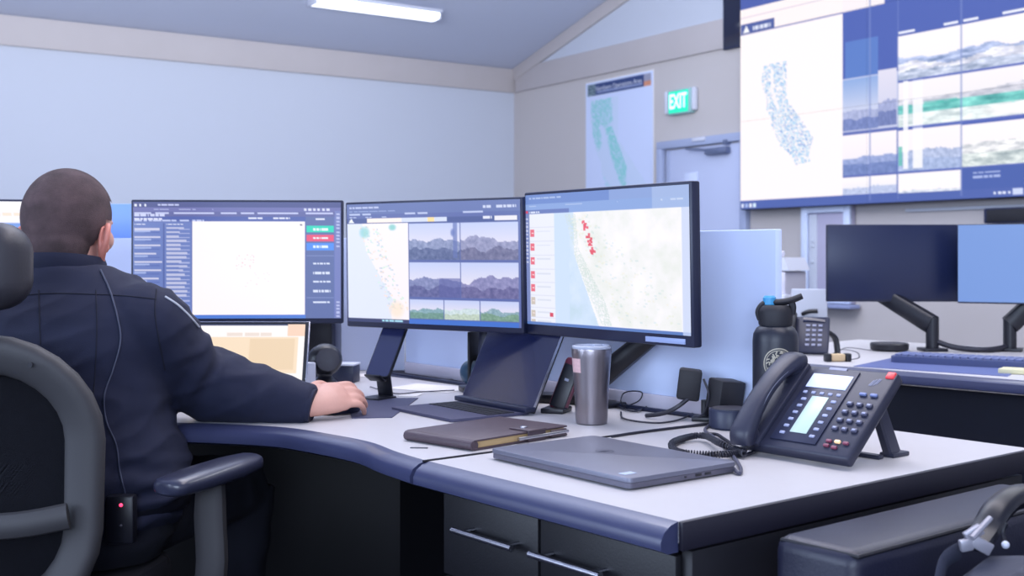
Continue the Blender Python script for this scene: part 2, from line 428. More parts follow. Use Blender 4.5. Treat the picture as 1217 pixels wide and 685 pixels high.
# ---------------------------------------------------------------- video wall
M_dark = mat('dark_display_casing', (26, 34, 70), 0.4)
VT0, VZ0, PW, PH = 3.51, 1.48, 1.26, 0.705
def vp(px, py):                        # canvas fraction of a photograph pixel on the wall of displays
    r = (px-608.5)/1380; t = (12.287*r+.103)/(.554+.832*r); Y = 12.287-.832*t
    return (t-VT0)/(3*PW), 1-((EYE-(py-305)/1380*Y)-VZ0)/(3*PH)
NW, NH = 480, 270
cv = Canvas(NW, NH, (62, 88, 178))
def vr(px0, py0, px1, py1, c, al=1.0):
    x0, y0 = vp(px0, py0); x1, _ = vp(px1, py1); _, y1 = vp(px0, py1); cv.rect(x0, y0, x1, y1, c, al)
LWHITE = (255, 247, 248)
vr(881, 12, 1217, 30, LWHITE)
x1, y0 = vp(1001, 15); x0, _ = vp(880, 43); _, yb = vp(880, 238.5)
cv.rect(0, 0, 1, vp(880, 12)[1], (62, 84, 170)); cv.rect(0, vp(880, 12)[1], x1+.27*.35, vp(880, 43)[1], (255, 244, 244))
cv.rect(0, vp(880, 22)[1]-.002, x1+.2, vp(880, 22)[1]+.002, (215, 205, 225))
cv.rect(0, vp(880, 43)[1]-.004, x1, vp(880, 43)[1], (150, 150, 200))
cv.rect(0, vp(880, 43)[1], x1, yb, LWHITE)
lx = vp(920, 30)[0]; ly0, ly1 = vp(880, 30)[1], vp(880, 42)[1]
cv.rect(.003, ly0, lx, ly1, (64, 84, 158)); cv.poly([(.008, ly1-.006), (.018, ly0+.006), (.028, ly1-.006)], (250, 250, 255)); cv.dashes(.038, ly0+.015, lx-.012, ly1-.008, (225, 230, 250), 1, 1, .8, 3)
# california of grey blue dots
ca = cal(vp(905, 78)[0], vp(905, 78)[1], vp(966, 200)[0], vp(965, 195)[1])
cv.poly(ca, (160, 208, 240), .9, .62, 5); cv.poly(ca, (84, 136, 214), .9, .88, 7)
xm = .5*(ca[0][0]+ca[1][0]); xs_c = [p[0] for p in ca]; cv.poly([(ca[0][0]+.018, ca[0][1]+.02), (ca[0][0]+.026, ca[0][1]+.02), (ca[0][0]+.028, ca[0][1]+.10), (ca[0][0]+.045, ca[0][1]+.17), (ca[0][0]+.038, ca[0][1]+.18), (ca[0][0]+.018, ca[0][1]+.10)], LWHITE, .9)
# camera pictures
x67, x42, x17 = vp(1067, 90)[0], vp(1142, 90)[0], 1.0
xa = x1
yy = lambda z: 1-(z-VZ0)/(3*PH)
cv.rect(xa, 0, 1, yy(1.545), (60, 86, 176)); cv.rect(xa, vp(880, 12)[1], xa+.1, vp(1001, 16)[1]-.0, (250, 240, 244))
cv.rect(xa, 0, xa+.5, vp(880, 12)[1], (70, 80, 160))
cv.rect(xa+.006, yy(2.66), x67-.045, yy(2.36), (78, 118, 198)); cv.rect(xa, yy(2.40), x67, yy(2.0), (200, 205, 235))
cv.terrain(xa, yy(2.39), x67-.045, yy(2.01), (140, 170, 225), (246, 236, 246), [(170, 178, 218), (112, 128, 188)], .62, .06, 3, 10)
cv.terrain(x67-.045, yy(2.42), x67-.002, yy(2.02), (226, 222, 240), (206, 208, 235), [(160, 168, 212), (108, 122, 180)], .55, .06, 4, 10)
cv.terrain(xa, yy(1.985), x67-.002, yy(1.695), (255, 246, 250), (240, 234, 246), [(150, 165, 215), (110, 130, 190)], .55, .08, 5, 10)
cv.terrain(xa, yy(1.675), x67-.002, yy(1.55), (255, 248, 250), (235, 234, 246), [(190, 200, 232)], .6, .2, 6, 10)
cv.terrain(x67, yy(2.63), 1, yy(2.325), (255, 248, 250), (250, 244, 250), [(170, 185, 225), (226, 226, 242), (190, 200, 225)], .52, .24, 12, 30, 9)
cv.terrain(x67, yy(2.31), 1, yy(2.0), (250, 244, 248), (240, 236, 244), [(205, 205, 218), (104, 196, 190), (225, 236, 236)], .34, .08, 8, 24)
cv.rect(x67+.055, yy(2.13), x42-.008, yy(2.155), (70, 190, 178), .6)
cv.blob(x42+.11, yy(2.045), .07, .022, (255, 250, 250), 1)
cv.terrain(x67, yy(1.975), x42, yy(1.695), (255, 246, 248), (244, 240, 248), [(180, 192, 226), (165, 182, 222)], .5, .1, 9, 14)
cv.terrain(x42, yy(1.965), 1, yy(1.69), (255, 248, 250), (250, 244, 248), [(235, 235, 238), (206, 216, 216)], .45, .12, 10, 30)
cv.terrain(x67, yy(1.675), x42, yy(1.545), (255, 248, 250), (255, 248, 250), [(220, 226, 240)], .85, .1, 11, 20)
for dx, w in ((.012, .01), (.032, .014), (.046, .008)):
    cv.rect(x67+dx, yy(2.32), x67+dx+w, yy(1.71), (252, 250, 255), .9)
cv.rect(x67+.002, yy(1.86), x67+.01, yy(1.73), (90, 190, 175), .8)
for xx, w in ((x67+.002, .035), (x42-.036, .03), (x42+.004, .03), (x42+.078, .05)):
    cv.rect(xx, yy(2.665), xx+w, yy(2.648), (240, 242, 255))
for zz in (2.32, 1.99, 1.688): cv.rect(x67+.03, yy(zz)-.003, 1, yy(zz)+.003, (92, 108, 190), .7)
cv.rect(xa, yy(2.0)-.002, x67, yy(2.0)+.004, (90, 105, 180)); cv.rect(xa, yy(1.69)-.002, x67, yy(1.69)+.004, (90, 105, 180))
cv.rect(x42+.001, yy(1.682), 1, yy(1.48), (60, 88, 170)); cv.dashes(x42+.022, yy(1.655), x42+.075, yy(1.60), (170, 185, 235), 2, .9, .5, 4)
cv.rect(0, yy(1.542), 1, yy(1.48), (68, 92, 172))
for k, c in enumerate(((225, 232, 255), (160, 180, 230), (240, 244, 255), (215, 235, 255))): cv.rect(.004+.0115*k, yy(1.527), .011+.0115*k, yy(1.493), c)
for k in range(4): cv.rect(x42+.062+.009*k, yy(1.522), x42+.067+.009*k, yy(1.503), (225, 232, 255))
cv.rect(x42+.098, yy(1.535), x42+.116, yy(1.495), (205, 215, 250)); cv.rect(x42+.12, yy(1.60), x42+.14, yy(1.55), (235, 240, 255))
for xx in (x67, x42, vp(1034, 100)[0]): cv.rect(xx-.0012, 0.15, xx+.0012, yy(1.5), (120, 136, 196), .55)
M_VW = pic_mat('video_wall_screen', 1.0)
vw = thing('video_wall', 'huge bright wall of joined displays showing camera views and a map', 'video wall', RM @ Vector((VT0+1.5*PW, -.15, VZ0+1.5*PH)), math.atan2(GW.y, GW.x))
bm = B(); box(bm, (0, .06, 0), (3*PW+.012, .10, 3*PH+.012), .005); obj('casing', bm, M_dark, vw)
for i in range(3):
    for j in range(3):
        sub = Canvas(2, 2, (0, 0, 0)); a = cv.a[j*90:(j+1)*90, i*160:(i+1)*160]
        sub.a = a; sub.h, sub.w = a.shape[:2]
        me = grid_mesh('panel', sub, PW-.0012, PH-.0012, M_VW); me.transform(Matrix.Translation(((i-1)*PW, 0, (1-j)*PH)))
        obj('display_panel', me, None, vw)
wd = thing('wall_display', 'dark switched-off display half hidden behind the video wall', 'display', RM @ Vector((3.62, -.01, 3.1)), math.atan2(GW.y, GW.x))
bm = B(); box(bm, (-.02, -.02, 0), (.80, .03, .56), .004); obj('casing', bm, M_dark, wd)
bm = B(); box(bm, (-.02, -.036, 0), (.77, .004, .53), .001); obj('screen', bm, M_glass_dark, wd)
sb = thing('sound_bar', 'black sound bar on the wall under the lower right end of the video wall', 'sound bar', RM @ Vector((6.15, -.02, 1.365)), math.atan2(GW.y, GW.x))
bm = B(); box(bm, (0, -.04, 0), (.95, .09, .10), .01); obj('body', bm, M_dark, sb)
bm = B(); box(bm, (0, -.087, 0), (.9, .006, .08), .002); obj('grille', bm, M_blackmatte, sb)

# framed white wall cabinet
wc = thing('wall_cabinet', 'white framed shallow cabinet on the wall behind the dark monitor', 'cabinet', RM @ Vector((4.32, 0, .76)), math.atan2(GW.y, GW.x))
bm = B(); box(bm, (0, -.03, .36), (.46, .05, .74), .006); obj('body', bm, mat('cabinet_recess', (176, 172, 196), .6), wc)
bm = B()
for x in (-.205, .205): box(bm, (x, -.068, .36), (.06, .03, .74), .006)
for z in (.02, .70): box(bm, (0, -.068, z), (.36, .03, .06), .006)
obj('frame', bm, mat('cabinet_frame_white', (205, 216, 240), .4), wc)
bm = B(); box(bm, (-.13, -.058, .36), (.075, .012, .6), .003)
for z in (.3, .42, .46): box(bm, (-.13, -.068, z), (.03, .01, .02), .003)
obj('inner_strip', bm, M_wallwhite, wc)
bm = B(); box(bm, (.04, -.085, -.03), (.50, .12, .03), .006); obj('shelf', bm, mat('cabinet_shelf', (140, 150, 188), .5), wc)

# ---------------------------------------------------------------- main desk
TZ = 0.74
A = Vector((.2257, 1.577, 0)); EX = Vector((.626, -.78, 0)).normalized(); EY = Vector((.78, .6255, 0)).normalized()
DRZ = math.atan2(EX.y, EX.x)
DM = frame(A, EX, EY, Vector((0, 0, 1)))            # desk frame: x along the front edge, y away from it
DMI = DM.inverted()
def desk_top(name, outline, edges, label, group):
    r = thing(name, label, 'worktop', (0, 0, 0), 0, group)
    bm = B(); prism(bm, outline, TZ-.03, TZ); obj('top_surface', bm, M_top, r)
    return r
def edge_sweep(pts, closed=False, drop=.036, out=.034):
    """waterfall edge swept along the front of a worktop; pts run so that outwards is to the right-hand side"""
    bm = B(); P = [Vector((p[0], p[1], 0)) for p in pts]; rings = []
    prof = [(0, .0), (out*.45, -.004), (out*.8, -.012), (out, -.024), (out*.98, -drop), (out*.6, -drop-.006), (0, -drop-.006)]
    for i, p in enumerate(P):
        t = (P[min(i+1, len(P)-1)]-P[max(i-1, 0)]).normalized(); nrm = Vector((t.y, -t.x, 0))
        rings.append([p+nrm*o+Vector((0, 0, TZ+z)) for o, z in prof])
    return loft(bm, rings)
# right hand unit (rectangular)
SEAM = -.597
def dp(x, y): q = DM @ Vector((x, y, 0)); return (q.x, q.y)
tr = desk_top('worktop', [dp(SEAM+.004, 0), dp(0, 0), dp(0, .954), dp(SEAM+.004, .954)], None, 'rectangular pale worktop in front with the closed laptop and desk phone on it', None)
obj('front_edge', edge_sweep([dp(SEAM+.004, 0), dp(-.3, 0), dp(0, 0)]), M_edge, tr)
bm = B(); box(bm, (.004, .477, TZ-.020), (.008, .954, .040), .002, M=DM); box(bm, (SEAM/2, .957, TZ-.018), (-SEAM, .006, .036), .001, M=DM)
obj('side_edge', bm, mat('dark_edge_strip', (26, 24, 38), .5), tr)
# left hand unit (curved corner)
front = [dp(SEAM-.004, 0), (-.215, 2.145), (-.279, 2.258), (-.3935, 2.377), (-.481, 2.447), (-.60, 2.49), (-.7336, 2.515), (-1.0, 2.53), (-1.4, 2.53), (-2.1, 2.53)]
fr = [(p.x, p.y) for p in catmull([(x, y, 0) for x, y in front], 5)]
outl = fr[::-1]+[dp(SEAM-.004, .80), (-.34, 3.56), (-.44, 3.66), (-2.1, 3.66)]
tl = desk_top('worktop', outl, None, 'curved corner worktop in front of the seated person, monitors around it', None)
obj('front_edge', edge_sweep(fr[::-1]), M_edge, tl)
bm = B(); tube(bm, [dp(-.597, -.01)+(TZ+.0005,), dp(-.597, .80)+(TZ+.0005,)], .0025, 6, 0); obj('seam_strip', bm, M_black, tl)
bm = B(); prism(bm, rrect(.034, .007, .003), 0, .0015, M=Matrix.Translation(G(498, 533)) @ Matrix.Rotation(-.1, 4, 'Z')); obj('grommet_slot', bm, M_grey, tl)
# pedestal cabinet with two drawers side by side
cb = thing('drawer_cabinet', 'black laminate cabinet with bar handles under the rectangular worktop', 'cabinet', DM @ Vector((SEAM/2, .4, 0)), DRZ)
bm = B(); w = .552; ox = .0
box(bm, (-.008, .0, .345), (w, .72, .66), .003); obj('body', bm, M_cab, cb)
x0 = SEAM/2
for (xa_, xb_, z0, z1, nm) in ((-.575, -.318, .545, .685, 'drawer'), (-.312, -.022, .545, .685, 'drawer'), (-.575, -.318, .03, .54, 'door'), (-.312, -.022, .03, .54, 'door')):
    bm = B(); box(bm, ((xa_+xb_)/2-x0, -.372, (z0+z1)/2), (xb_-xa_, .02, z1-z0), .002); d = obj(nm, bm, M_cab, cb)
    hx = (xa_+xb_)/2-x0+(.02 if xa_ < -.4 else -.055); hz = .637 if nm == 'drawer' else .46
    bm = B(); tube(bm, [(hx-.08, -.412, hz), (hx+.08, -.412, hz)], .0058, 12, 0, up=(0, 1, 0))
    for s in (-.06, .06): tube(bm, [(hx+s, -.38, hz), (hx+s, -.412, hz)], .004, 10, 0)
    obj('bar_handle', bm, M_steel, d)
ep = thing('end_panel', 'tall black end panel holding up the near side of the worktop', 'panel', DM @ Vector((-.012, .48, 0)), DRZ)
bm = B(); box(bm, (.0, .0, .3475), (.02, .90, .693), .002); obj('board', bm, mat('black_end_board', (18, 17, 24), .5, vary=.2, vscale=60), ep)
# modesty panel and legs under the curved unit
mp = thing('modesty_panel', 'dark panel closing the knee space under the curved worktop', 'panel', (-.9, 3.58, 0))
bm = B(); box(bm, (-.2, .0, .345), (1.7, .02, .69), .002); obj('board', bm, M_cab, mp)
bm = B(); box(bm, (-1.03, -.5, .345), (.03, .96, .69), .002); obj('support', bm, M_cab, mp)
bm = B(); P0 = DM @ Vector((SEAM-.02, .77, 0)); P1 = Vector((-.33, 3.50, 0)); d_ = P1-P0
box(bm, (P0+P1)/2-Vector((-.9, 3.58, 0))+Vector((0, 0, .345)), (d_.length, .02, .69), .002, rot=Matrix.Rotation(math.atan2(d_.y, d_.x), 4, 'Z')); obj('corner_board', bm, M_cab, mp)

# privacy panel behind the monitors
pv = thing('privacy_panel', 'light blue privacy panel standing along the back of the desk', 'panel', (0, 0, 0))
pa = DM @ Vector((-.471, .80, 0)); pb = Vector((-.33, 3.575, 0)); d_ = pb-pa
bm = B(); ang = math.atan2(d_.y, d_.x)
box(bm, (pa+pb)/2+Vector((.01, .013, (TZ+.035+1.158)/2)), (d_.length, .022, 1.158-TZ-.035), .003, rot=Matrix.Rotation(ang, 4, 'Z'))
obj('panel_board', bm, M_cloth, pv)
bm = B(); box(bm, (pa+pb)/2+Vector((.01, .012, TZ+.018)), (d_.length, .03, .034), .003, rot=Matrix.Rotation(ang, 4, 'Z')); obj('base_rail', bm, mat('panel_rail', (196, 192, 208), .5), pv)
bm = B(); box(bm, (-1.22, 3.675, (TZ+1.158)/2), (1.76, .022, 1.158-TZ), .003); obj('panel_board', bm, mat('pale_panel_fabric', (196, 206, 234), .8), pv)
bm = B(); box(bm, (-1.45, 3.70, 1.21), (1.2, .012, .115), .003); obj('upper_screen', bm, mat('blue_acrylic', (128, 164, 232), .4), pv, label='blue upper screen')
bm = B(); m0 = DM @ Vector((-.62, .775, 0)); m1 = Vector((-.36, 3.5, 0)); d_ = m1-m0
tube(bm, [(m0.x, m0.y, TZ+.004), (m1.x, m1.y, TZ+.004)], [(.006, .006), (.006, .006)], 8, 0); obj('cable_trunk', bm, M_bezel, pv)

# ---------------------------------------------------------------- monitors
def monitor_thing(label, loc, yaw, tilt, w, h, canvas, scr_mat=None, group=None, arm=None, bez=.006, chin=.014, elz=.17, via=None, fat=1.0):
    """loc is the centre of the front; arm = (x, y) of the clamp on the desk in world"""
    base = Vector((arm[0], arm[1], TZ)) if arm else Vector((loc[0], loc[1], TZ))
    r = thing('monitor', label, 'monitor', base, yaw, group)
    R = Matrix.Rotation(yaw, 4, 'Z')
    L = R.inverted() @ (Vector(loc)-base)             # centre in local frame
    T = Matrix.Translation(L) @ Matrix.Rotation(-tilt, 4, 'X')
    bm = B(); box(bm, (0, .012, 0), (w, .024, h), .004, M=T); cs = obj('casing', bm, M_bezel, r)
    bm = B(); box(bm, (0, .034, -.01), (w*.62, .03, h*.55), .012, M=T); obj('rear_housing', bm, M_black, r)
    sw, sh = w-2*bez, h-bez-chin
    if canvas is not None:
        me = grid_mesh('screen', canvas, sw, sh, scr_mat or M_SCREEN); me.transform(T @ Matrix.Translation((0, -.0012, (chin-bez)/2))); obj('screen', me, None, r)
    else:
        bm = B(); box(bm, (0, -.001, (chin-bez)/2), (sw, .002, sh), .0005, M=T); obj('screen', bm, scr_mat, r)
    if arm:
        hub = T @ Vector((0, .055, -.02))
        bm = B(); box(bm, (hub.x, hub.y, hub.z), (.11, .02, .11), .004); obj('mount_plate', bm, M_black, r)
        el = Vector((.0, .0, elz))
        bm = B(); tube(bm, [(0, 0, .0), (0, 0, elz+.03)], .018*fat, 14, 0); box(bm, (0, 0, .006), (.09, .09, .012), .003); obj('post', bm, M_black, r)
        d = (hub+Vector((0, .02, 0)))-el
        bm = B(); tube(bm, [el]+([R.inverted() @ (Vector(v)-base) for v in (via or [])])+[hub+Vector((0, .02, 0))], [(.020*fat, .028*fat), (.018*fat, .024*fat)], 12, 0, sq=.6); obj('arm', bm, M_black, r)
    return r
# --- screen pictures
def term(cv, x0, y0, x1, y1): pass
c1 = Canvas(250, 142, (92, 108, 176))
c1.rect(0, 0, 1, .05, (68, 74, 136)); c1.rect(0, .05, 1, .085, (104, 106, 170)); c1.rect(0, .085, 1, .13, (92, 96, 158))
for k in range(3): c1.rect(.01+.022*k, .02, .02+.022*k, .04, (230, 232, 250))
c1.dashes(.08, .02, .26, .035, (190, 195, 235), 1, .9, 1, 2); c1.dashes(.10, .062, .38, .072, (175, 180, 225), 1, .7, 1, 3)
for k in range(6): c1.rect(.82+.022*k, .055, .832+.022*k, .075, (215, 218, 245))
c1.dashes(.01, .09, .96, .105, (195, 200, 240), 1, .95, 1, 4); c1.dashes(.01, .108, .15, .125, (205, 210, 245), 1, .95, 1, 5)
c1.rect(0, .13, .83, .165, (70, 88, 166)); c1.dashes(.01, .138, .14, .155, (225, 225, 248), 1, 1, 1, 6); c1.dashes(.01, .158, .34, .168, (190, 200, 240), 1, 1, 1, 7)
c1.dashes(.55, .135, .62, .15, (225, 228, 250), 1, 1, 1, 1); c1.dashes(.67, .135, .75, .15, (225, 228, 250), 1, 1, 1, 9)
c1.rect(0, .175, .28, .965, (104, 124, 190))
c1.rect(.145, .18, .15, .96, (80, 98, 165)); c1.dashes(.01, .19, .06, .2, (230, 232, 250), 1, 1, 1, 1); c1.dashes(.16, .19, .24, .2, (230, 232, 250), 1, 1, 1, 1)
rr = random.Random(5)
for k in range(12):
    y = .225+.07*k
    c1.rect(.01, y, .11+.03*rr.random(), y+.018, (216, 214, 236), .9); c1.rect(.01, y+.024, .06+.03*rr.random(), y+.036, (178, 192, 236), .8); c1.rect(.06, y+.036, .13, y+.043, (74, 94, 170), .8)
for k in range(21):
    y = .215+.036*k
    c1.rect(.16, y, .22+.04*rr.random(), y+.02, (206, 206, 232), .85); c1.rect(.22, y+.014, .27, y+.022, (196, 200, 236), .7)
c1.rect(.285, .172, .825, .962, (255, 247, 248)); c1.rect(0, .965, .83, .999, (74, 122, 214)); c1.rect(.80, .19, .812, .205, (120, 120, 140))
for k in range(26): c1.rect(*(lambda x, y: (x, y, x+.006, y+.008))(.49+.09*rr.random()+.0, .45+.12*rr.random()), (240, 190, 195), .6)
for k in range(12): c1.rect(*(lambda x, y: (x, y, x+.008, y+.008))(.53+.12*rr.random(), .6+.12*rr.random()), (235, 215, 220), .5)
c1.rect(.827, .13, .965, .999, (88, 104, 162)); c1.dashes(.875, .138, .92, .155, (225, 228, 250), 1, 1, 1, 1)
for y, c in ((.205, (10, 214, 186)), (.28, (232, 70, 112)), (.355, (74, 140, 240))): c1.rect(.83, y, .965, y+.058, c); c1.dashes(.865, y+.02, .935, y+.038, (230, 245, 250), 1, 1, 1, 4)
for y in (.52, .60, .675, .755, .85): c1.dashes(.862, y, .945, y+.018, (218, 226, 250), 1, 1, 1, int(y*100))
for y in (.455, .82): c1.rect(.83, y, .965, y+.006, (120, 134, 190))
c1.rect(.968, .08, 1, .999, (112, 122, 186))
for k in range(10): c1.rect(.975, .1+.03*k, .99, .115+.03*k, (200, 206, 240), .8)
for k in range(5): c1.rect(.975, .85+.03*k, .99, .865+.03*k, (200, 206, 240), .8)
c2 = Canvas(210, 142, (86, 100, 166))
c2.rect(0, 0, 1, .09, (96, 112, 172)); c2.dashes(.02, .03, .2, .045, (190, 198, 235), 1, .9, 1, 1); c2.dashes(.02, .06, .3, .072, (150, 165, 215), 1, .9, 1, 1); c2.dashes(.8, .045, .97, .06, (205, 212, 240), 1, .8, 1, 3)
c2.dashes(.02, .085, .8, .10, (190, 200, 236), 1, .8, 1, 4); c2.dashes(.02, .11, .25, .12, (190, 200, 236), 1, .8, 1, 4)
c2.rect(0, .125, 1, .17, (66, 82, 146)); c2.poly([(.01, .165), (.03, .125), (.05, .165)], (240, 244, 255)); c2.rect(.13, .125, .34, .165, (255, 240, 232)); c2.rect(.34, .125, .6, .165, (214, 222, 246)); c2.rect(.49, .125, .53, .165, (255, 222, 150)); c2.rect(.86, .125, .98, .165, (236, 232, 240)); c2.dashes(.8, .13, .85, .15, (230, 232, 250), 1, 1, 1, 2)
c2.rect(.005, .172, .375, .965, (250, 242, 248)); c2.poly([(.005, .172), (.10, .172), (.12, .4), (.28, .8), (.27, .965), (.005, .965)], (226, 232, 252))
for k in range(160):
    t = rr.random(); x = .07+.12*rr.random()+.18*t; y = .19+.7*t
    if x < .365: c2.rect(x, y, x+.012, y+.014, rr.choice([(200, 222, 230), (238, 226, 220), (196, 206, 222), (210, 236, 222), (255, 226, 205)]), .7)
c2.blob(.11, .24, .035, .055, (130, 206, 206), .7); c2.blob(.28, .20, .025, .03, (120, 200, 196), .8); c2.blob(.3, .88, .05, .08, (255, 226, 196), .6)
for (x0, y0, x1, y1, s, hl) in ((.38, .175, .672, .475, 1, [(140, 150, 190), (92, 104, 150)]), (.678, .175, .985, .475, 2, [(150, 152, 190), (112, 112, 150)]),
                                 (.38, .49, .672, .775, 3, [(130, 136, 184), (92, 94, 150)]), (.678, .49, .985, .775, 4, [(138, 136, 184), (104, 100, 152)]),
                                 (.38, .795, .575, .95, 5, [(132, 168, 180), (110, 150, 140)]), (.58, .795, .775, .95, 6, [(206, 222, 226), (190, 206, 190)]), (.78, .795, .985, .95, 7, [(140, 170, 184), (120, 156, 136)])):
    c2.terrain(x0, y0, x1, y1, (196, 206, 244), (250, 236, 240), hl, .48, .2, s, 11)
c2.rect(.635, .175, .655, .46, (96, 112, 178), .7); c2.blob(.63, .25, .014, .035, (100, 118, 186), .8); c2.rect(.55, .62, .672, .772, (88, 92, 160), .6)
c2.rect(.375, .955, .985, .999, (58, 110, 206)); c2.rect(.0, .962, .375, 1, (44, 50, 100)); c2.dashes(.18, .97, .34, .985, (170, 225, 245), 1, .8, 1, 6)
c2.rect(.987, .12, 1, .999, (92, 106, 170))
c3 = Canvas(210, 160, (246, 244, 250))
c3.rect(0, 0, 1, .075, (112, 140, 206)); c3.rect(0, .075, 1, .15, (138, 166, 222)); c3.dashes(.03, .025, .25, .035, (170, 190, 232), 1, .9, 1, 1); c3.dashes(.03, .085, .6, .095, (180, 198, 236), 1, .6, 1, 3)
c3.rect(0, .12, .3, .15, (104, 122, 186)); c3.rect(.005, .125, .02, .145, (226, 70, 90)); c3.dashes(.03, .13, .1, .142, (225, 230, 250), 1, 1, 1, 1); c3.dashes(.75, .085, .97, .10, (225, 232, 250), 1, .5, 1, 5)
c3.rect(0, .15, .028, .99, (120, 134, 190))
for k in range(12): c3.rect(.006, .18+.03*k, .02, .195+.03*k, (215, 220, 245), .8)
c3.rect(.028, .15, .2, .975, (236, 238, 250)); c3.rect(.2, .15, .33, .975, (206, 224, 250)); c3.poly([(.2, .15), (.26, .15), (.34, .5), (.48, .975), (.2, .975)], (206, 224, 250))
for k, y in enumerate((.27, .375, .48, .59, .69, .79, .885, .955)):
    c = (232, 84, 104) if k < 5 else (200, 186, 170); c3.rect(.035, y, .062, y+.055, c, .85); c3.rect(.042, y+.022, .056, y+.03, (250, 230, 232)); c3.rect(.075, y+.01, .17, y+.02, (206, 212, 226), .6); c3.rect(.03, y-.02, .2, y-.015, (220, 222, 236))
c3.poly([(.27, .16), (.34, .16), (.36, .42), (.52, .8), (.56, .97), (.5, .97), (.42, .75), (.34, .5)], (208, 222, 222), .7, .3, 3)
for k in range(220):
    t = rr.random(); c3.rect(*(lambda x, y: (x, y, x+.012, y+.012))(.3+.3*t+.4*rr.random()*(.3+t), .17+.78*t), rr.choice([(226, 234, 236), (236, 238, 230), (218, 230, 238), (246, 240, 234)]), .7)
for k in range(30):
    t = rr.random(); x = .375+.03*rr.random()+.055*t; y = .21+.25*t; c3.rect(x, y, x+.014, y+.018, (236, 84, 110), .85)
c3.rect(.55, 0, 1, .075, (150, 172, 222), .7); c3.rect(.8, 0, 1, .15, (176, 194, 232), .6)
_n = np.array([[noise.fractal(Vector((i*.035, j*.03, 5)), .8, 2.0, 5) for i in range(210)] for j in range(160)])
_m = np.zeros((160, 210, 1)); _m[24:155, 62:200] = 1; c3.a = c3.a+_m*_n[..., None]*np.array([14, 9, 16])-_m*np.array([2, 1, 6])
c3.rect(.16, .9, .185, .93, (214, 66, 90)); c3.rect(0, .975, 1, 1, (84, 120, 190)); c3.rect(.955, .15, 1, 1, (200, 212, 244), .8)

ARMG = None
monitor_thing('bright left-hand monitor with text columns and green, red and blue buttons', (-.719, 3.042, 1.086), .055, 0, .55, .325, c1, arm=(-.72, 3.30))
monitor_thing('middle monitor showing a map beside camera pictures of hills', (-.204, 2.89, 1.079), -.577, -.02, .55, .325, c2, arm=(-.055, 3.06))
m3 = monitor_thing('nearest large monitor showing a pale map with red markers', (.196, 2.537, 1.084), -.927, -.02, .55, .335, c3, arm=(.212, 2.785), elz=.07, via=[(.335, 2.70, .925)], bez=.007, chin=.024)
R3 = Matrix.LocRotScale(m3.location, m3.rotation_euler, None)
L3 = R3.inverted() @ Vector((.196, 2.537, 1.084)); T3 = Matrix.Translation(L3) @ Matrix.Rotation(.02, 4, 'X')
bm = B(); box(bm, (.195, -.0015, -.156), (.115, .003, .011), .0005, M=T3); obj('chin_label', bm, mat('pale_chin_strip', (150, 165, 205), .4), m3)
c4 = Canvas(120, 70, (250, 244, 250)); c4.rect(0, .18, 1, .45, (110, 150, 226)); c4.dashes(.5, .06, 1, .15, (250, 226, 205), 2, .5, .6, 1); c4.rect(0, .45, 1, 1, (230, 236, 250)); c4.dashes(.05, .5, .95, .95, (120, 150, 210), 7, .6, .4, 3)
monitor_thing('monitor at the far left edge, mostly hidden behind the person and headrest', (-1.385, 2.99, 1.086), .22, 0, .55, .325, c4, arm=(-1.42, 3.25))

# ---------------------------------------------------------------- open laptop by the person
lp = thing('laptop', 'open laptop with a pale lit screen behind the person\'s arm', 'laptop', (-.685, 2.80, TZ), .0)
bm = B(); box(bm, (0, 0, .009), (.335, .225, .016), .004); obj('base', bm, M_grey, lp)
bm = B(); box(bm, (0, .02, .0185), (.30, .12, .002), .0005)
for i in range(13):
    for j in range(5): box(bm, (-.138+.023*i, -.03+.024*j, .021), (.018, .018, .003), .0005)
obj('keyboard', bm, M_black, lp)
bm = B(); box(bm, (0, -.075, .0182), (.10, .06, .001)); obj('touchpad', bm, M_bezel, lp)
LT_ = Matrix.Translation((0, .115, .018)) @ Matrix.Rotation(math.radians(-20), 4, 'X')
bm = B(); box(bm, (0, .004, .094), (.335, .007, .187), .003, M=LT_); obj('lid', bm, M_steel, lp)
bm = B(); box(bm, (0, -.0005, .094), (.329, .002, .181), .0005, M=LT_); obj('screen_bezel', bm, M_black, lp)
cl = Canvas(110, 70, (255, 250, 248)); cl.rect(0, 0, 1, .03, (60, 70, 110)); cl.rect(.1, .22, .95, .8, (250, 226, 196)); cl.rect(.55, .24, .92, .75, (240, 214, 180)); cl.dashes(.12, .15, .9, .2, (240, 225, 215), 1, .8, 1, 2)
cl.rect(.85, .0, 1, .2, (250, 214, 190))
me = grid_mesh('screen', cl, .312, .160, M_SCREEN); me.transform(LT_ @ Matrix.Translation((0, -.0022, .098))); obj('screen', me, None, lp)

# ---------------------------------------------------------------- small things at the back left of the desk
dt = thing('desktop_computer', 'dark small computer box behind the open laptop, under the left monitor', 'computer', G(374, 446.5)+Vector((.0, .0, 0)), .05)
bm = B(); box(bm, (0, 0, .105), (.145, .17, .21), .008); obj('case', bm, M_bezel, dt)
bm = B(); box(bm, (0, -.087, .13), (.12, .003, .12), .002); obj('front_panel', bm, M_black, dt)
sp = thing('speaker', 'rounded dark desktop speaker beside the open laptop screen', 'speaker', G(386, 460)+Vector((0, 0, 0)), .2)
bm = B(); lathe(bm, [(.035, 0), (.038, .012), (.02, .03), (.022, .04)], 20); obj('foot', bm, M_black, sp)
bm = B(); ellipsoid(bm, (0, 0, .075), (.048, .042, .045)); obj('body', bm, M_black, sp)
bm = B(); lathe(bm, [(.03, 0), (.032, .006), (.018, .010), (.0, .008)], 20, Matrix.Translation((.006, -.036, .078)) @ Matrix.Rotation(math.radians(82), 4, 'X'), cap=False); obj('speaker_cone', bm, M_grey, sp)
wa = thing('power_adapter', 'small upright white power block next to the open laptop', 'power adapter', G(369, 462.5), .15)
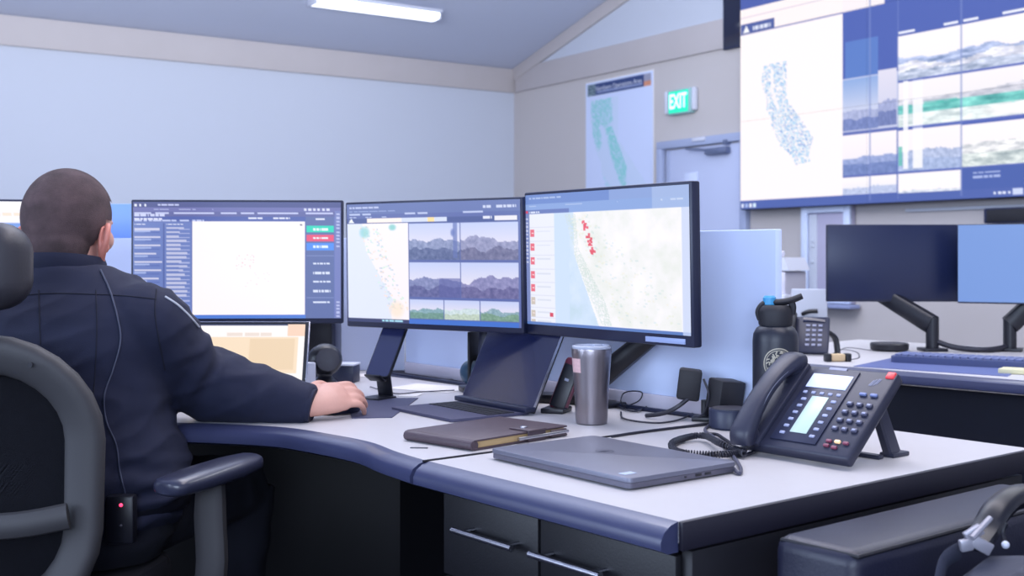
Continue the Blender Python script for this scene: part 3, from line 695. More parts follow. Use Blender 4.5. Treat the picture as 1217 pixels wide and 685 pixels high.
bm = B(); box(bm, (0, 0, .036), (.028, .03, .072), .004); obj('body', bm, M_white, wa)
bm = B(); tube(bm, [(.012, -.01, .006), (.05, -.03, .004), (.1, .0, .004), (.12, .05, .004)], .0025, 8); obj('cord', bm, M_white, wa)
for k, (px, py, rz, w, h, lb) in enumerate(((512, 462, -.55, .20, .14, 'single sheet of paper lying left of the tablet'), (425, 447, .2, .12, .09, 'small folded paper slip under the middle monitor'), (488, 470, -.2, .05, .07, 'narrow white paper strip in front of the paper sheet'))):
    pt = G(px, py); r = thing('paper_sheet', lb, 'paper', pt, rz)
    bm = B(); box(bm, (0, 0, .0012), (w, h, .0012)); obj('sheet', bm, M_paper, r)
bx = thing('card_box', 'low dark blue box under the middle monitor behind the phone stand', 'box', G(405, 455)+Vector((.0, .02, 0)), -.2)
bm = B(); box(bm, (0, 0, .025), (.09, .06, .05), .003); obj('carton', bm, M_bezel, bx)
bm = B(); box(bm, (0, 0, .052), (.094, .064, .006), .002); obj('lid', bm, M_white, bx)

# phone on its stand
ps_ = thing('phone_stand', 'black folding phone stand on the back edge of the mouse mat', 'phone stand', G(452, 474), -.53)
bm = B(); box(bm, (0, -.01, .003), (.062, .075, .006), .002); obj('base', bm, M_black, ps_)
bm = B(); box(bm, (0, .015, .045), (.045, .006, .085), .002, rot=Matrix.Rotation(math.radians(12), 4, 'X')); obj('upright', bm, M_black, ps_)
PT = Matrix.Translation((0, -.012, .055)) @ Matrix.Rotation(math.radians(-33), 4, 'X')
bm = B(); box(bm, (0, .006, .03), (.05, .004, .07), .001, M=PT); box(bm, (0, -.008, -.006), (.05, .03, .004), .001, M=PT); obj('cradle', bm, M_black, ps_)
ph = thing('smartphone', 'dark smartphone leaning upright on the phone stand', 'phone', ps_.location+Vector((0, 0, .05)), -.53)
PT2 = Matrix.Translation((0, -.012, .005)) @ Matrix.Rotation(math.radians(-33), 4, 'X')
bm = B(); prism(bm, rrect(.074, .153, .011), -.004, .004, M=PT2 @ Matrix.Translation((0, -.001, .0755)) @ Matrix.Rotation(math.radians(90), 4, 'X'), bev=.001); obj('body', bm, M_black, ph)
bm = B(); prism(bm, rrect(.069, .148, .009), 0, .0006, M=PT2 @ Matrix.Translation((0, -.0052, .0755)) @ Matrix.Rotation(math.radians(90), 4, 'X')); obj('screen', bm, mat('phone_glass', (34, 40, 78), .25, coat=.3), ph)
# mouse mat and mouse
mm = thing('mouse_mat', 'flat slate-grey mat under the mouse, phone stand at its back edge', 'mouse mat', (0, 0, 0))
q = [G(497, 474), G(466, 497), G(418, 498), G(412, 474)]
bm = B(); prism(bm, [(v.x, v.y) for v in q][::-1], TZ, TZ+.002); obj('mat', bm, mat('mat_cloth', (66, 68, 96), .7), mm)
mo = thing('computer_mouse', 'dark computer mouse under the person\'s right hand', 'mouse', (-.392, 2.665, TZ+.002), -.80)
bm = B(); ellipsoid(bm, (0, 0, .010), (.030, .052, .026))
for v in bm.verts: v.co.z = max(v.co.z, 0.0)
obj('shell', bm, M_bezel, mo)
bm = B(); tube(bm, [(0, .022, .034), (0, .036, .030)], .004, 8, 0); obj('scroll_wheel', bm, M_grey, mo)

# ---------------------------------------------------------------- tablet in its folio
BLc = Vector((-.123, 2.858)); BRc = Vector((.0485, 2.625)); tc_ = (BLc+BRc)/2; trz = math.atan2(BRc.y-BLc.y, BRc.x-BLc.x)
tb = thing('tablet', 'large dark tablet leaning upright in an open folio case', 'tablet', (tc_.x, tc_.y, TZ), trz)
TT = Matrix.Translation((0, 0, .012)) @ Matrix.Rotation(math.radians(-26.5), 4, 'X')
tw, thh = .289, .210
bm = B(); prism(bm, rrect(tw, thh, .012), -.003, .003, M=TT @ Matrix.Translation((0, .001, thh/2)) @ Matrix.Rotation(math.radians(90), 4, 'X')); obj('frame', bm, M_steel, tb)
bm = B(); prism(bm, rrect(tw-.004, thh-.004, .011), 0, .0008, M=TT @ Matrix.Translation((0, -.002, thh/2)) @ Matrix.Rotation(math.radians(90), 4, 'X')); obj('screen', bm, mat('tablet_glass', (26, 32, 66), .22, coat=.2), tb)
bm = B(); box(bm, (-.005, .008, thh/2-.004), (tw+.006, .005, thh+.004), .003, M=TT); obj('case_back', bm, M_blackmatte, tb)
bm = B()
vs = [bm.verts.new(TT @ Vector(p)) for p in ((-tw/2+.0, .011, thh*.95), (-tw/2-.02, .011, .0), (-tw/2-.01, .10, .03), (-tw/2+.05, .012, thh*.95), (-tw/2+.08, .012, .0), (-tw/2+.06, .11, -.0))]
for f in ((0, 1, 2), (3, 5, 4), (0, 3, 4, 1), (0, 2, 5, 3), (1, 4, 5, 2)): bm.faces.new([vs[i] for i in f])
obj('case_prop', bm, M_blackmatte, tb)
bm = B(); prism(bm, rrect(.262, .212, .008), .001, .007, M=Matrix.Translation((.0, -.105, 0))); kb = obj('keyboard_folio', bm, mat('folio_grey', (66, 66, 92), .6, bump=.1, bscale=400), tb)
bm = B(); box(bm, (.0, -.008, .013), (tw+.002, .03, .012), .003); obj('hinge', bm, M_bezel, tb)
bm = B()
for i in range(13):
    for j in range(4): box(bm, (-.114+.019*i, -.045-.019*j, .0078), (.016, .016, .0016))
obj('keys', bm, M_blackmatte, kb)
# dark stand and round teal thing seen behind the tablet's left side
rs = thing('webcam', 'round dark teal camera head at the left of the tablet', 'camera', G(563, 466), .25)
bm = B(); box(bm, (.01, .0, .008), (.09, .07, .016), .004); obj('base', bm, M_black, rs)
bm = B(); tube(bm, [(.012, .015, .01), (.012, .015, .05)], .01, 10, 0); obj('stem', bm, M_black, rs)
bm = B(); ellipsoid(bm, (-.008, -.002, .052), (.030, .026, .033)); obj('head', bm, mat('dark_teal_shell', (36, 66, 92), .4), rs)
# slim black organiser standing behind tablet
og = thing('file_holder', 'slim black upright holder rising behind the tablet\'s left side', 'holder', G(575, 466), -.3)
bm = B(); box(bm, (0, 0, .004), (.06, .10, .008), .002); box(bm, (-.026, 0, .082), (.006, .10, .160), .002); box(bm, (.026, 0, .06), (.006, .10, .115), .002); box(bm, (0, .045, .05), (.05, .006, .09), .002)
obj('frame', bm, M_blackmatte, og)
bm = B(); box(bm, (.008, -.005, .092), (.020, .085, .160), .002, rot=Matrix.Rotation(.06, 4, 'Y')); obj('folder', bm, M_bezel, og)
# red and black two way radio leaning
rd = thing('handheld_device', 'black handheld device with a dark red rim leaning beside the tablet', 'handheld device', G(655, 490)+Vector((.012, 0, 0)), -.35)
RT = Matrix.Rotation(math.radians(-12), 4, 'X') @ Matrix.Rotation(math.radians(18), 4, 'Y')
bm = B(); box(bm, (0, .0, .006), (.055, .07, .012), .003); obj('cradle', bm, M_black, rd)
bm = B(); box(bm, (0, 0, .068), (.046, .020, .125), .009, M=RT); obj('rim', bm, mat('dark_red_plastic', (96, 36, 58), .4), rd)
bm = B(); box(bm, (0, -.0095, .062), (.037, .004, .105), .003, M=RT); obj('face', bm, M_black, rd)
bm = B(); box(bm, (0, -.0125, .078), (.010, .001, .006), M=RT); obj('emblem', bm, M_key, rd)
bp = thing('battery_pack', 'flat black battery pack lying between tablet and tumbler', 'battery pack', G(665, 479), -.4)
bm = B(); box(bm, (0, 0, .012), (.11, .06, .022), .006); obj('body', bm, M_black, bp)
bm = B(); tube(bm, [(.04, .0, .018), (.07, .03, .022), (.06, .07, .008), (.0, .08, .004)], .003, 8); obj('cord', bm, M_cable, bp)

# ---------------------------------------------------------------- steel tumbler
tu = thing('tumbler', 'brushed steel travel tumbler standing right of the tablet', 'tumbler', G(703, 503.5), .4)
bm = B(); lathe(bm, [(.030, 0), (.0335, .002), (.0345, .01), (.0365, .06), (.040, .11), (.0425, .145), (.0432, .158), (.0428, .162), (.041, .1625), (.0405, .150), (.001, .149)], 48); obj('cup', bm, mat('satin_steel', (150, 144, 150), .3, metal=1.0, bump=.05, bscale=80, stretch=(1, 1, 20)), tu)
bm = B(); lathe(bm, [(.040, .151), (.041, .160), (.0425, .1635), (.0425, .167), (.038, .169), (.0365, .165), (.001, .165)], 40)
box(bm, (.012, 0, .1685), (.02, .014, .006), .002); obj('lid', bm, mat('clear_grey_lid', (176, 182, 200), .15), tu)
bm = B(); n = 8; v0 = []
for zz in (.112, .142):
    v0.append([bm.verts.new(((.0402 if zz < .12 else .0424)*1.006*math.cos(a), (.0402 if zz < .12 else .0424)*1.006*math.sin(a), zz)) for a in np.linspace(math.radians(-170-23-0), math.radians(-128-23), n)])
for k in range(n-1): bm.faces.new((v0[0][k], v0[0][k+1], v0[1][k+1], v0[1][k]))
obj('sticker', bm, mat('peach_sticker', (214, 176, 176), .5, vary=.2, vscale=200), tu)

# ---------------------------------------------------------------- leather portfolio
Lp, Fp, Rp = G(494, 513, .755), G(549, 529, .755), G(665, 510, .755)
cpt = (Lp+Rp)/2; d_ = (Rp-Fp); rz_ = math.atan2(d_.y, d_.x)
pf = thing('portfolio', 'closed brown leather portfolio with a strap lying in front of the tablet', 'notebook', (cpt.x, cpt.y, TZ), rz_)
bm = B(); box(bm, (0, 0, .002), (.262, .19, .004), .0015); box(bm, (0, 0, .0185), (.262, .19, .004), .0018); tube(bm, [(-.131, -.094, .010), (-.131, .094, .010)], .0098, 12, 0); obj('cover', bm, M_leather, pf)
bm = B(); box(bm, (.004, 0, .010), (.246, .178, .013), .001); obj('pages', bm, M_cream, pf)
bm = B(); box(bm, (.035, -.075, .0222), (.05, .055, .003), .0012); box(bm, (.035, -.0985, .011), (.05, .003, .022), .001); obj('strap', bm, M_leather, pf)
bm = B(); lathe(bm, [(.008, 0), (.008, .002), (.004, .0035)], 16, Matrix.Translation((.03, -.068, .0238))); obj('snap', bm, M_steel, pf)
bm = B(); box(bm, (.10, -.0985, .009), (.045, .006, .014), .002); obj('pen_loop', bm, M_leather, pf)
bm = B(); tube(bm, [(-.02, -.101, .010), (.125, -.101, .010)], .0035, 10, 0); obj('pen', bm, M_steel, pf)

# ---------------------------------------------------------------- closed laptop
cl_ = thing('closed_laptop', 'closed grey laptop lying at the front of the rectangular worktop', 'laptop', (.168, 1.995, TZ), math.radians(127.7-90+0)+0)
# local x = short side direction, y = long side
M_lap = mat('grey_anodised', (108, 109, 124), .4, metal=.4, bump=.02, bscale=300)
bm = B(); prism(bm, rrect(.246, .358, .010, 4), .012, .0195, bev=.0012); obj('lid', bm, M_lap, cl_)
bm = B(); prism(bm, rrect(.244, .356, .010, 4), .003, .0112)
obj('base', bm, mat('laptop_base', (96, 94, 108), .45, metal=.4), cl_)
for (x, y) in ((-.09, -.14), (-.09, .14), (.09, -.14), (.09, .14)): bm = B(); lathe(bm, [(.008, 0), (.008, .0035)], 12, Matrix.Translation((x, y, 0))); obj('rubber_foot', bm, M_black, cl_)
bm = B()
for y in (.03, .052): box(bm, (y, -.1775, .0075), (.014, .003, .004), .0005)
box(bm, (.0, -.1775, .0075), (.004, .003, .003)); obj('ports', bm, M_black, cl_)
# maker's ring mark and small sticker on the lid
bm = B(); R0 = Matrix.Translation((.015, .03, .0198))
rg = [[bm.verts.new(R0 @ Vector((r*math.cos(a), r*math.sin(a), 0))) for a in np.linspace(0, 2*math.pi, 32, endpoint=False)] for r in (.0165, .0145)]
for k in range(32): bm.faces.new((rg[0][k], rg[0][(k+1) % 32], rg[1][(k+1) % 32], rg[1][k]))
for (cx_, cw) in ((-.007, .003), (-.001, .003), (.005, .003)): box(bm, (.015+cx_, .03, .0198), (cw, .012, .0002), rot=Matrix.Rotation(.5, 4, 'Z'))
M_logo = mat('dark_lid_mark', (60, 64, 84), .3, metal=.5); obj('lid_mark', bm, M_logo, cl_)
bm = B(); box(bm, (-.095, -.145, .0198), (.026, .016, .0004)); obj('sticker', bm, mat('pale_sticker', (176, 190, 214), .4), cl_)
# its charging cord
cdp = [G(868, 553, .748), G(878, 563, .744), G(880, 556, .745), G(868, 538, .745), G(850, 521, .745), G(838, 512, .745), G(842, 506, .743)]
bm = B(); tube(bm, cdp, .0032, 8); box(bm, G(866, 551, .749), (.022, .012, .008), .002, rot=Matrix.Rotation(.6, 4, 'Z'))
tag(obj('charging_cable', bm, mat('grey_cord', (74, 74, 92), .5)), 'grey charging cord plugged into the side of the closed laptop', 'cord')

# ---------------------------------------------------------------- desk phone
M_phone = mat('phone_shell', (40, 42, 60), .42)
def desk_phone(loc, rz, label, tilt=41.5, detail=True, sc=1.0):
    """local x across the phone, y to the rear, origin at the front edge centre on the desk"""
    r = thing('desk_phone', label, 'telephone', loc, rz)
    T = Matrix.Translation((0, 0, .012)) @ Matrix.Rotation(math.radians(tilt), 4, 'X')
    w, d = .235, .205
    bm = B(); box(bm, (0, d/2, .0), (w, d, .024), .006, 3, M=T); bd = obj('body', bm, M_phone, r)
    bm = B(); box(bm, (-.005, d*.52, .0135), (.098, d*.86, .003), .001, M=T); obj('centre_panel', bm, mat('dark_blue_plastic', (34, 38, 62), .4), r)
    bm = B()
    box(bm, (w/2-.042, .145, -.055), (.02, .012, .10), .004, M=T); box(bm, (-w/2+.07, .145, -.055), (.02, .012, .10), .004, M=T)
    bt = B()
    for x in (w/2-.040, -w/2+.06):
        tube(bt, [T @ Vector((x, d*.80, -.008)), Vector((x, d*.80+.02, .0))+Vector((0, 0, .006))], [(.010, .014), (.011, .016)], 10, 0, sq=.5)
        box(bt, (x, d*.80+.028, .004), (.03, .05, .008), .002)
    box(bt, (0, .14, .004), (.17, .015, .008), .002)
    bm.free(); obj('foot_stand', bt, M_phone, r)
    # main display and picture display
    bm = B(); box(bm, (-.005+.0, d*.80, .0155), (.086, .034, .002), .001, M=T); obj('display', bm, mat('pale_phone_display', (196, 204, 236), .3, emis=.25, erg=(190, 200, 240)), r)
    bm = B(); box(bm, (-.003, d*.40, .0155), (.036, .088, .002), .001, M=T); obj('line_display', bm, mat('green_phone_display', (172, 192, 186), .3, emis=.2, erg=(170, 195, 185)), r)
    bm = B(); box(bm, (-.005, d*.955, .0135), (.038, .011, .002), .0008, M=T); obj('name_plate', bm, M_key, r)
    def keys(pts, s, m, h=.0165):
        for (x, y) in pts:
            bm = B(); box(bm, (x, y, h-.002), (s[0], s[1], .005), .0015, M=T); obj('key', bm, m, r)
    M_k2 = mat('phone_soft_key', (150, 156, 186), .4)
    keys([(-.005-.036+.018*k, d*.655) for k in range(5)], (.009, .006), M_k2)
    for s in (-1, 1): keys([(-.003+s*.032, d*.17+.0165*k) for k in range(6)], (.011, .006), M_k2)
    M_k3 = mat('phone_number_key', (70, 72, 94), .4)
    for i in range(3):
        for j in range(4):
            x, y = .062+.0195*i, d*.20+.0195*(j+1)
            bm = B(); box(bm, (x, y, .0145), (.012, .009, .005), .002, M=T); kk = obj('number_key', bm, M_k3, r)
            bm = B(); box(bm, (x, y, .0173), (.006, .003, .0006), M=T); obj('digit_mark', bm, M_k2, kk)
    keys([(.066, d*.15), (.100, d*.15), (.066, d*.10), (.083, d*.09)], (.011, .006), mat('phone_dim_red_key', (120, 60, 80), .4))
    keys([(.083, d*.155)], (.011, .006), mat('phone_amber_key', (240, 200, 150), .4, emis=.5))
    keys([(.076, d*.70), (.098, d*.70)], (.014, .006), mat('phone_blue_key', (110, 122, 166), .4))
    bm = B(); box(bm, (w/2-.012, d-.010, .010), (.017, .016, .010), .003, 3, M=T); obj('message_lamp', bm, mat('red_lamp_lens', (200, 60, 66), .3, emis=.25, erg=(220, 60, 60)), r, label='red message lamp')
    # hp-like slanted strokes mark in a thin disc
    bm = B()
    for k, (dx, L) in enumerate(((-.006, .014), (-.002, .018), (.003, .018), (.007, .014))): box(bm, (.083+dx, d*.855+dx*.3, .0125), (.0016, L, .0008), M=T @ Matrix.Translation((0, 0, 0)), rot=Matrix.Rotation(-.35, 4, 'Z'))
    obj('round_mark', bm, M_key, r)
    # handset on the left
    xs = -w/2+.024
    pts = [(xs, -.010, .022), (xs, .004, .036), (xs, .05, .048), (xs, .10, .052), (xs, .15, .047), (xs, .188, .034), (xs, .204, .022)]
    pts = [T @ Vector(p) for p in pts]
    bm = B(); tube(bm, pts, [(.022, .014), (.0245, .018), (.021, .014), (.020, .012), (.021, .013), (.0245, .018), (.022, .014)], 16, 6, up=(0, 0, 1), sq=.7)
    tube(bm, [T @ Vector((xs, .012, .036)), T @ Vector((xs, .008, .016))], .021, 16, 0); tube(bm, [T @ Vector((xs, .182, .034)), T @ Vector((xs, .186, .016))], .021, 16, 0)
    hs = obj('handset', bm, M_phone, r)
    bm = B(); tube(bm, [T @ Vector((xs+.020, .012, .040)), T @ Vector((xs+.019, .06, .052)), T @ Vector((xs+.019, .11, .055)), T @ Vector((xs+.020, .172, .043))], .0014, 6); obj('chrome_line', bm, M_steel, hs)
    bm = B(); box(bm, (xs, .1, .014), (.052, .205, .012), .004, M=T); obj('cradle', bm, M_phone, r)
    return r, T, xs
ptc = G(1010, 557, .745); ec = Vector((EX.x, EX.y, 0))
pc = ptc-ec*.1175; pc.z = TZ
dph, T_, xs_ = desk_phone(pc, DRZ, 'black desk phone with lit pale displays at the right end of the worktop')
# coiled handset cord
def W2(o, p): return Matrix.LocRotScale(o.location, o.rotation_euler, None) @ p
hs0 = W2(dph, T_ @ Vector((xs_, -.002, .032)))
path = catmull([hs0, G(884, 536, .75), G(862, 540, .75), G(832, 540, .75), G(806, 537, .75), G(798, 528, .75), G(812, 521, .75), G(836, 518, .752), G(855, 527, .756), G(872, 534, .75), G(885, 540, .75)], 14)
bm = B(); cp = []
Ls = 0; prev = path[0]
for i in range(len(path)-1):
    a_, b_ = path[i], path[i+1]; t_ = (b_-a_); n_ = max(1, int(t_.length/.0007)); t1 = t_.normalized()
    x_ = Vector((0, 0, 1)).cross(t1).normalized(); y_ = t1.cross(x_)
    for k in range(n_):
        p = a_.lerp(b_, k/n_); s_ = Ls+(t_.length)*k/n_; an = s_/.0052*2*math.pi
        cp.append(p+(x_*math.cos(an)+y_*math.sin(an))*.0052)
    Ls += t_.length
tube(bm, cp, .0017, 5, 0)
co = obj('coiled_cord', bm, M_cable); tag(co, 'dark coiled handset cord looped on the worktop left of the desk phone', 'cord')
bm = B(); tube(bm, [G(905, 520, .745), G(880, 533, .745), G(862, 523, .746), G(848, 516, .746), G(820, 520, .744), G(800, 532, .744), G(812, 543, .744), G(850, 541, .744), G(885, 541, .744), G(905, 532, .745)], .0035, 8)
tag(obj('phone_line_cord', bm, M_cable), 'smooth black line cord looping under the coiled handset cord', 'cord')

# ---------------------------------------------------------------- puck, twin block device, bottle
pk = thing('speaker_puck', 'low round bluish-black speaker puck behind the desk phone', 'speaker', G(869, 509))
bm = B(); lathe(bm, [(.043, 0), (.046, .004), (.046, .036), (.043, .041), (.001, .041)], 40); obj('body', bm, mat('slate_plastic', (40, 46, 70), .4), pk)
bm = B(); lathe(bm, [(.040, .041), (.040, .0425), (.001, .0428)], 40); obj('top_ring', bm, M_grey, pk)
tw_ = thing('twin_block_stand', 'two black block-shaped heads on a short stand before the blue panel', 'device', G(838, 500), -.25)
bm = B(); box(bm, (0, 0, .005), (.055, .05, .01), .003); tube(bm, [(0, 0, .008), (0, .0, .045)], .009, 10, 0); obj('stand', bm, M_black, tw_)
bm = B(); box(bm, (-.034, -.005, .079), (.050, .042, .068), .006, rot=Matrix.Rotation(.12, 4, 'Y') @ Matrix.Rotation(.1, 4, 'Z')); obj('block', bm, M_blackmatte, tw_)
bm = B(); box(bm, (.046, -.028, .062), (.066, .05, .064), .005, rot=Matrix.Rotation(.14, 4, 'Y') @ Matrix.Rotation(.75, 4, 'Z')); obj('block', bm, M_blackmatte, tw_)
bm = B(); tube(bm, [(-.034, -.02, .05), (-.06, -.03, .03), (-.09, -.02, .015), (-.13, .0, .006)], .005, 8); tube(bm, [(.0, -.04, .095), (.012, -.045, .06), (.0, -.03, .02), (-.02, -.02, .006)], .0025, 8)
obj('cable', bm, M_cable, tw_)
bo = thing('water_bottle', 'tall black insulated bottle with loop lid behind the desk phone', 'bottle', (.530, 2.335, TZ), -.30)
bm = B(); lathe(bm, [(.040, 0), (.044, .003), (.0455, .01), (.0455, .19), (.044, .205), (.038, .216), (.031, .221), (.030, .225), (.001, .225)], 48); obj('flask', bm, mat('black_powder_coat', (26, 30, 44), .4, bump=.05, bscale=600), bo)
bm = B(); lathe(bm, [(.033, .222), (.034, .226), (.034, .248), (.032, .256), (.026, .262), (.001, .262)], 40)
tube(bm, [(-.030, 0, .232), (-.034, 0, .250), (-.020, 0, .266), (.01, 0, .268), (.03, 0, .272), (.052, 0, .281)], [(.010, .006), (.011, .006), (.010, .0065), (.010, .007), (.010, .007), (.009, .006)], 12); tube(bm, [(.03, 0, .272), (.034, 0, .258), (.032, 0, .244)], .007, 10)
obj('lid', bm, M_blackmatte, bo)
bm = B(); lathe(bm, [(.013, .268), (.013, .282), (.010, .286), (.001, .286)], 20, Matrix.Translation((-.012, 0, -.005))); obj('spout_cap', bm, mat('bright_blue_cap', (60, 150, 200), .4), bo)
# round emblem on the bottle: cream ring with leaf-like strokes
M_emb = mat('cream_print', (176, 168, 150), .5)
def on_cyl(a, z, r=.0458): return Vector((r*math.sin(a), -r*math.cos(a), z))
bm = B(); cz = .148
for (r0, r1) in ((.031, .0287), (.0265, .0253)):
    rg = [[bm.verts.new(on_cyl(rad*math.cos(t)/.0458, cz+rad*math.sin(t))) for t in np.linspace(0, 2*math.pi, 40, endpoint=False)] for rad in (r0, r1)]
    for k in range(40): bm.faces.new((rg[0][k], rg[0][(k+1) % 40], rg[1][(k+1) % 40], rg[1][k]))
re = random.Random(8)
for k in range(70):
    rr0 = .0235*math.sqrt(re.random()); t = re.random()*6.28; u, v = rr0*math.cos(t), rr0*math.sin(t); an = re.random()*3.14; L = .0035; wd_ = .0012
    q = [(u+L*math.cos(an)-wd_*math.sin(an), v+L*math.sin(an)+wd_*math.cos(an)), (u-L*math.cos(an)-wd_*math.sin(an), v-L*math.sin(an)+wd_*math.cos(an)), (u-L*math.cos(an)+wd_*math.sin(an), v-L*math.sin(an)-wd_*math.cos(an)), (u+L*math.cos(an)+wd_*math.sin(an), v+L*math.sin(an)-wd_*math.cos(an))]
    bm.faces.new([bm.verts.new(on_cyl(a/.0458, cz+b)) for a, b in q])
bmesh.ops.rotate(bm, verts=bm.verts[:], cent=(0, 0, 0), matrix=Matrix.Rotation(.22, 3, 'Z'))
obj('emblem', bm, M_emb, bo, label='round cream emblem')
bm = B()
for z in (.094, .100, .106): box(bm, on_cyl(-.75, z, .0457), (.003, .003, .003), .0005)
obj('small_mark', bm, M_key, bo)

# cables on the desk
def cable(pts, r, label, m=None, z=.744):
    bm = B(); tube(bm, [G(p[0], p[1], p[2] if len(p) > 2 else z) for p in pts], r, 8)
    return tag(obj('cable', bm, m or M_cable), label, 'cable')
cable([(727, 519, .743), (760, 514, .743), (800, 509, .743), (845, 504, .743)], .0028, 'straight dark cable running from the closed laptop towards the round puck')
cable([(722, 478), (736, 484), (752, 489), (765, 486), (778, 478), (800, 483), (830, 490)], .0024, 'thin black cable snaking along the foot of the blue panel')
cable([(738, 490), (740, 497), (756, 501), (780, 503), (800, 501), (815, 496), (826, 490)], .0022, 'thin cable in a wide low loop in front of the blue panel')
bm = B(); tube(bm, [G(744, 484, .744), G(738, 478, .760), G(741, 468, .776), G(752, 465, .784), G(763, 467, .780), G(760, 476, .762), G(748, 482, .748)], .0016, 8); tag(obj('cable', bm, M_cable), 'thin cable standing up in a small loop beside the tumbler', 'cable')
cable([(440, 460), (470, 468), (500, 466), (540, 464)], .0016, 'thin pale-grey cable lying behind the phone stand', M_grey)
bm = B(); tube(bm, [G(457, 446), G(490, 450), G(515, 452), G(540, 452), G(552, 450)], [(.016, .006), (.012, .005), (.007, .004), (.005, .004), (.005, .004)], 8); tag(obj('cable_bundle', bm, M_bezel), 'dark blue cable bundle lying along the back of the desk', 'cable')
bm = B(); tube(bm, [G(728, 474), G(722, 468, .75), G(712, 474)], .002, 6)
pl = thing('power_plug', 'small black plug standing just right of the tumbler', 'plug', G(728, 477.5), .2)
bm.free(); bm = B(); box(bm, (0, 0, .014), (.018, .018, .028), .003); obj('body', bm, M_black, pl)
bm = B(); tube(bm, [(.008, 0, .008), (.02, .0, .006), (.035, -.01, .006)], .003, 8); obj('cord', bm, M_cable, pl)

# ---------------------------------------------------------------- second desk at the right
d2a = G(980, 434); d2b = G(1217, 452.5); e2 = (d2b-d2a); e2.z = 0; e2.normalize(); n2 = Vector((-e2.y, e2.x, 0))
O2 = d2a-e2*.55
M2 = frame(Vector((O2.x, O2.y, 0)), e2, n2, Vector((0, 0, 1)))
d2 = thing('desk', 'second desk at the right with a pale top and dark front panels', 'desk', (O2.x, O2.y, 0), math.atan2(e2.y, e2.x))
L2 = 2.6; D2 = 1.15
bm = B(); box(bm, (L2/2, D2/2, TZ-.015), (L2, D2, .03), .002); obj('top_surface', bm, M_top, d2)
bm = B(); prof = [(0, 0), (-.012, -.003), (-.026, -.012), (-.03, -.024), (-.03, -.036), (0, -.042)]
loft(bm, [[(x, y, TZ+z) for y, z in prof] for x in (0, L2)]); obj('front_edge', bm, M_edge, d2)
bm = B()
M_navypanel = mat('navy_desk_panel', (11, 13, 30), .5, vary=.2, vscale=40)
box(bm, (L2/2, .05, .345), (L2-.02, .02, .69), .002); obj('front_panel', bm, M_navypanel, d2)
bm = B(); box(bm, (1.36, .036, .345), (.006, .006, .68)); obj('panel_joint', bm, M_cab, d2)
for x in (.015, L2-.015):
    bm = B(); box(bm, (x, D2/2, .345), (.03, D2-.1, .69), .002); obj('side_panel', bm, M_navypanel, d2)
def on2(px, py, z=TZ): return G(px, py, z)
mk = mat('reflecting_dark_screen', (24, 42, 84), .3, coat=.3)
cA = Canvas(60, 40, (30, 44, 84)); cA.a = (1-np.linspace(0, 1, 40)[:, None, None])*np.array((40, 66, 112))+np.linspace(0, 1, 40)[:, None, None]*np.array((18, 26, 58)); cA.a = np.repeat(cA.a, 60, 1)
mA = monitor_thing('switched-off dark monitor on the second desk', (1.487, 4.53, 1.074), .0, 0, .515, .302, None, mat('off_screen_glass', (20, 30, 64), .35), arm=(1.60, 4.42), elz=.10, via=[(1.44, 4.62, .97)], fat=1.35, chin=.010, bez=.004)
c5 = Canvas(40, 26, (112, 148, 216))  # screen is off: its blue glare is put in as a flat glowing colour
mB = monitor_thing('switched-off monitor with painted light blue glare at the right edge on the second desk', (1.93, 4.32, 1.072), -.50, 0, .515, .302, c5, arm=(1.895, 4.42), elz=.10, via=[(2.02, 4.40, .97)], fat=1.35, chin=.006, bez=.003)
# keyboard, mat, note pad
km = thing('desk_mat', 'blue mat under the keyboard on the second desk', 'mat', (0, 0, 0))
q = [on2(1014, 436), on2(1198, 448), on2(1217, 435), on2(1075, 423)]
bm = B(); prism(bm, [(v.x, v.y) for v in q], TZ, TZ+.002); obj('sheet', bm, mat('blue_mat', (88, 100, 150), .5), km)
kc = (on2(1078, 433)+on2(1212, 436))/2
kb2 = thing('keyboard', 'slate blue keyboard lying on the mat of the second desk', 'keyboard', (kc.x+.02, kc.y+.03, TZ+.002), -.62)
bm = B(); prism(bm, rrect(.45, .17, .02), .0, .022, bev=.004); obj('body', bm, mat('keyboard_slate', (62, 72, 112), .5), kb2)
bm = B()
for i in range(18):
    for j in range(5): box(bm, (-.205+.024*i, -.05+.024*j, .025), (.02, .02, .006), .001)
obj('keys', bm, mat('keyboard_keys', (104, 114, 156), .5), kb2)
npd = thing('note_pad', 'pale yellow note pad at the front edge of the second desk', 'note pad', on2(1208, 444), -.6)
bm = B(); box(bm, (.02, 0, .008), (.13, .08, .014), .001); obj('pages', bm, mat('yellow_paper', (214, 210, 170), .7), npd)
bm = B(); box(bm, (.02, 0, .0005), (.13, .08, .001)); obj('backing', bm, M_grey, npd)
pk2 = thing('charging_pad', 'flat black oval dish on the second desk under the dark monitor', 'dish', on2(1057, 417))
bm = B(); lathe(bm, [(.062, 0), (.070, .006), (.072, .026), (.068, .030), (.06, .028), (.001, .028)], 36); obj('body', bm, M_black, pk2)
cbl = on2
bm = B(); tube(bm, [on2(1110, 405, .78), on2(1130, 412, .76), on2(1150, 415, .752), on2(1175, 416, .75), on2(1195, 413, .755)], .011, 10); tag(obj('cable_bundle', bm, M_cable), 'thick black cable bundle between the two monitor posts', 'cable')
bm = B(); tube(bm, [on2(990, 421), on2(1000, 416), on2(1018, 419), on2(1020, 426), on2(1003, 428), on2(992, 424), on2(1005, 414), on2(1035, 417)], .0026, 8); tag(obj('cable', bm, M_grey), 'loose grey cable coiled on the second desk behind the small pot', 'cable')
sm = thing('small_clamp', 'small tan and black gadget on the front left of the second desk', 'gadget', on2(995, 430), .1)
bm = B(); box(bm, (0, 0, .014), (.05, .03, .026), .006); obj('body', bm, mat('tan_plastic', (206, 180, 140), .5), sm)
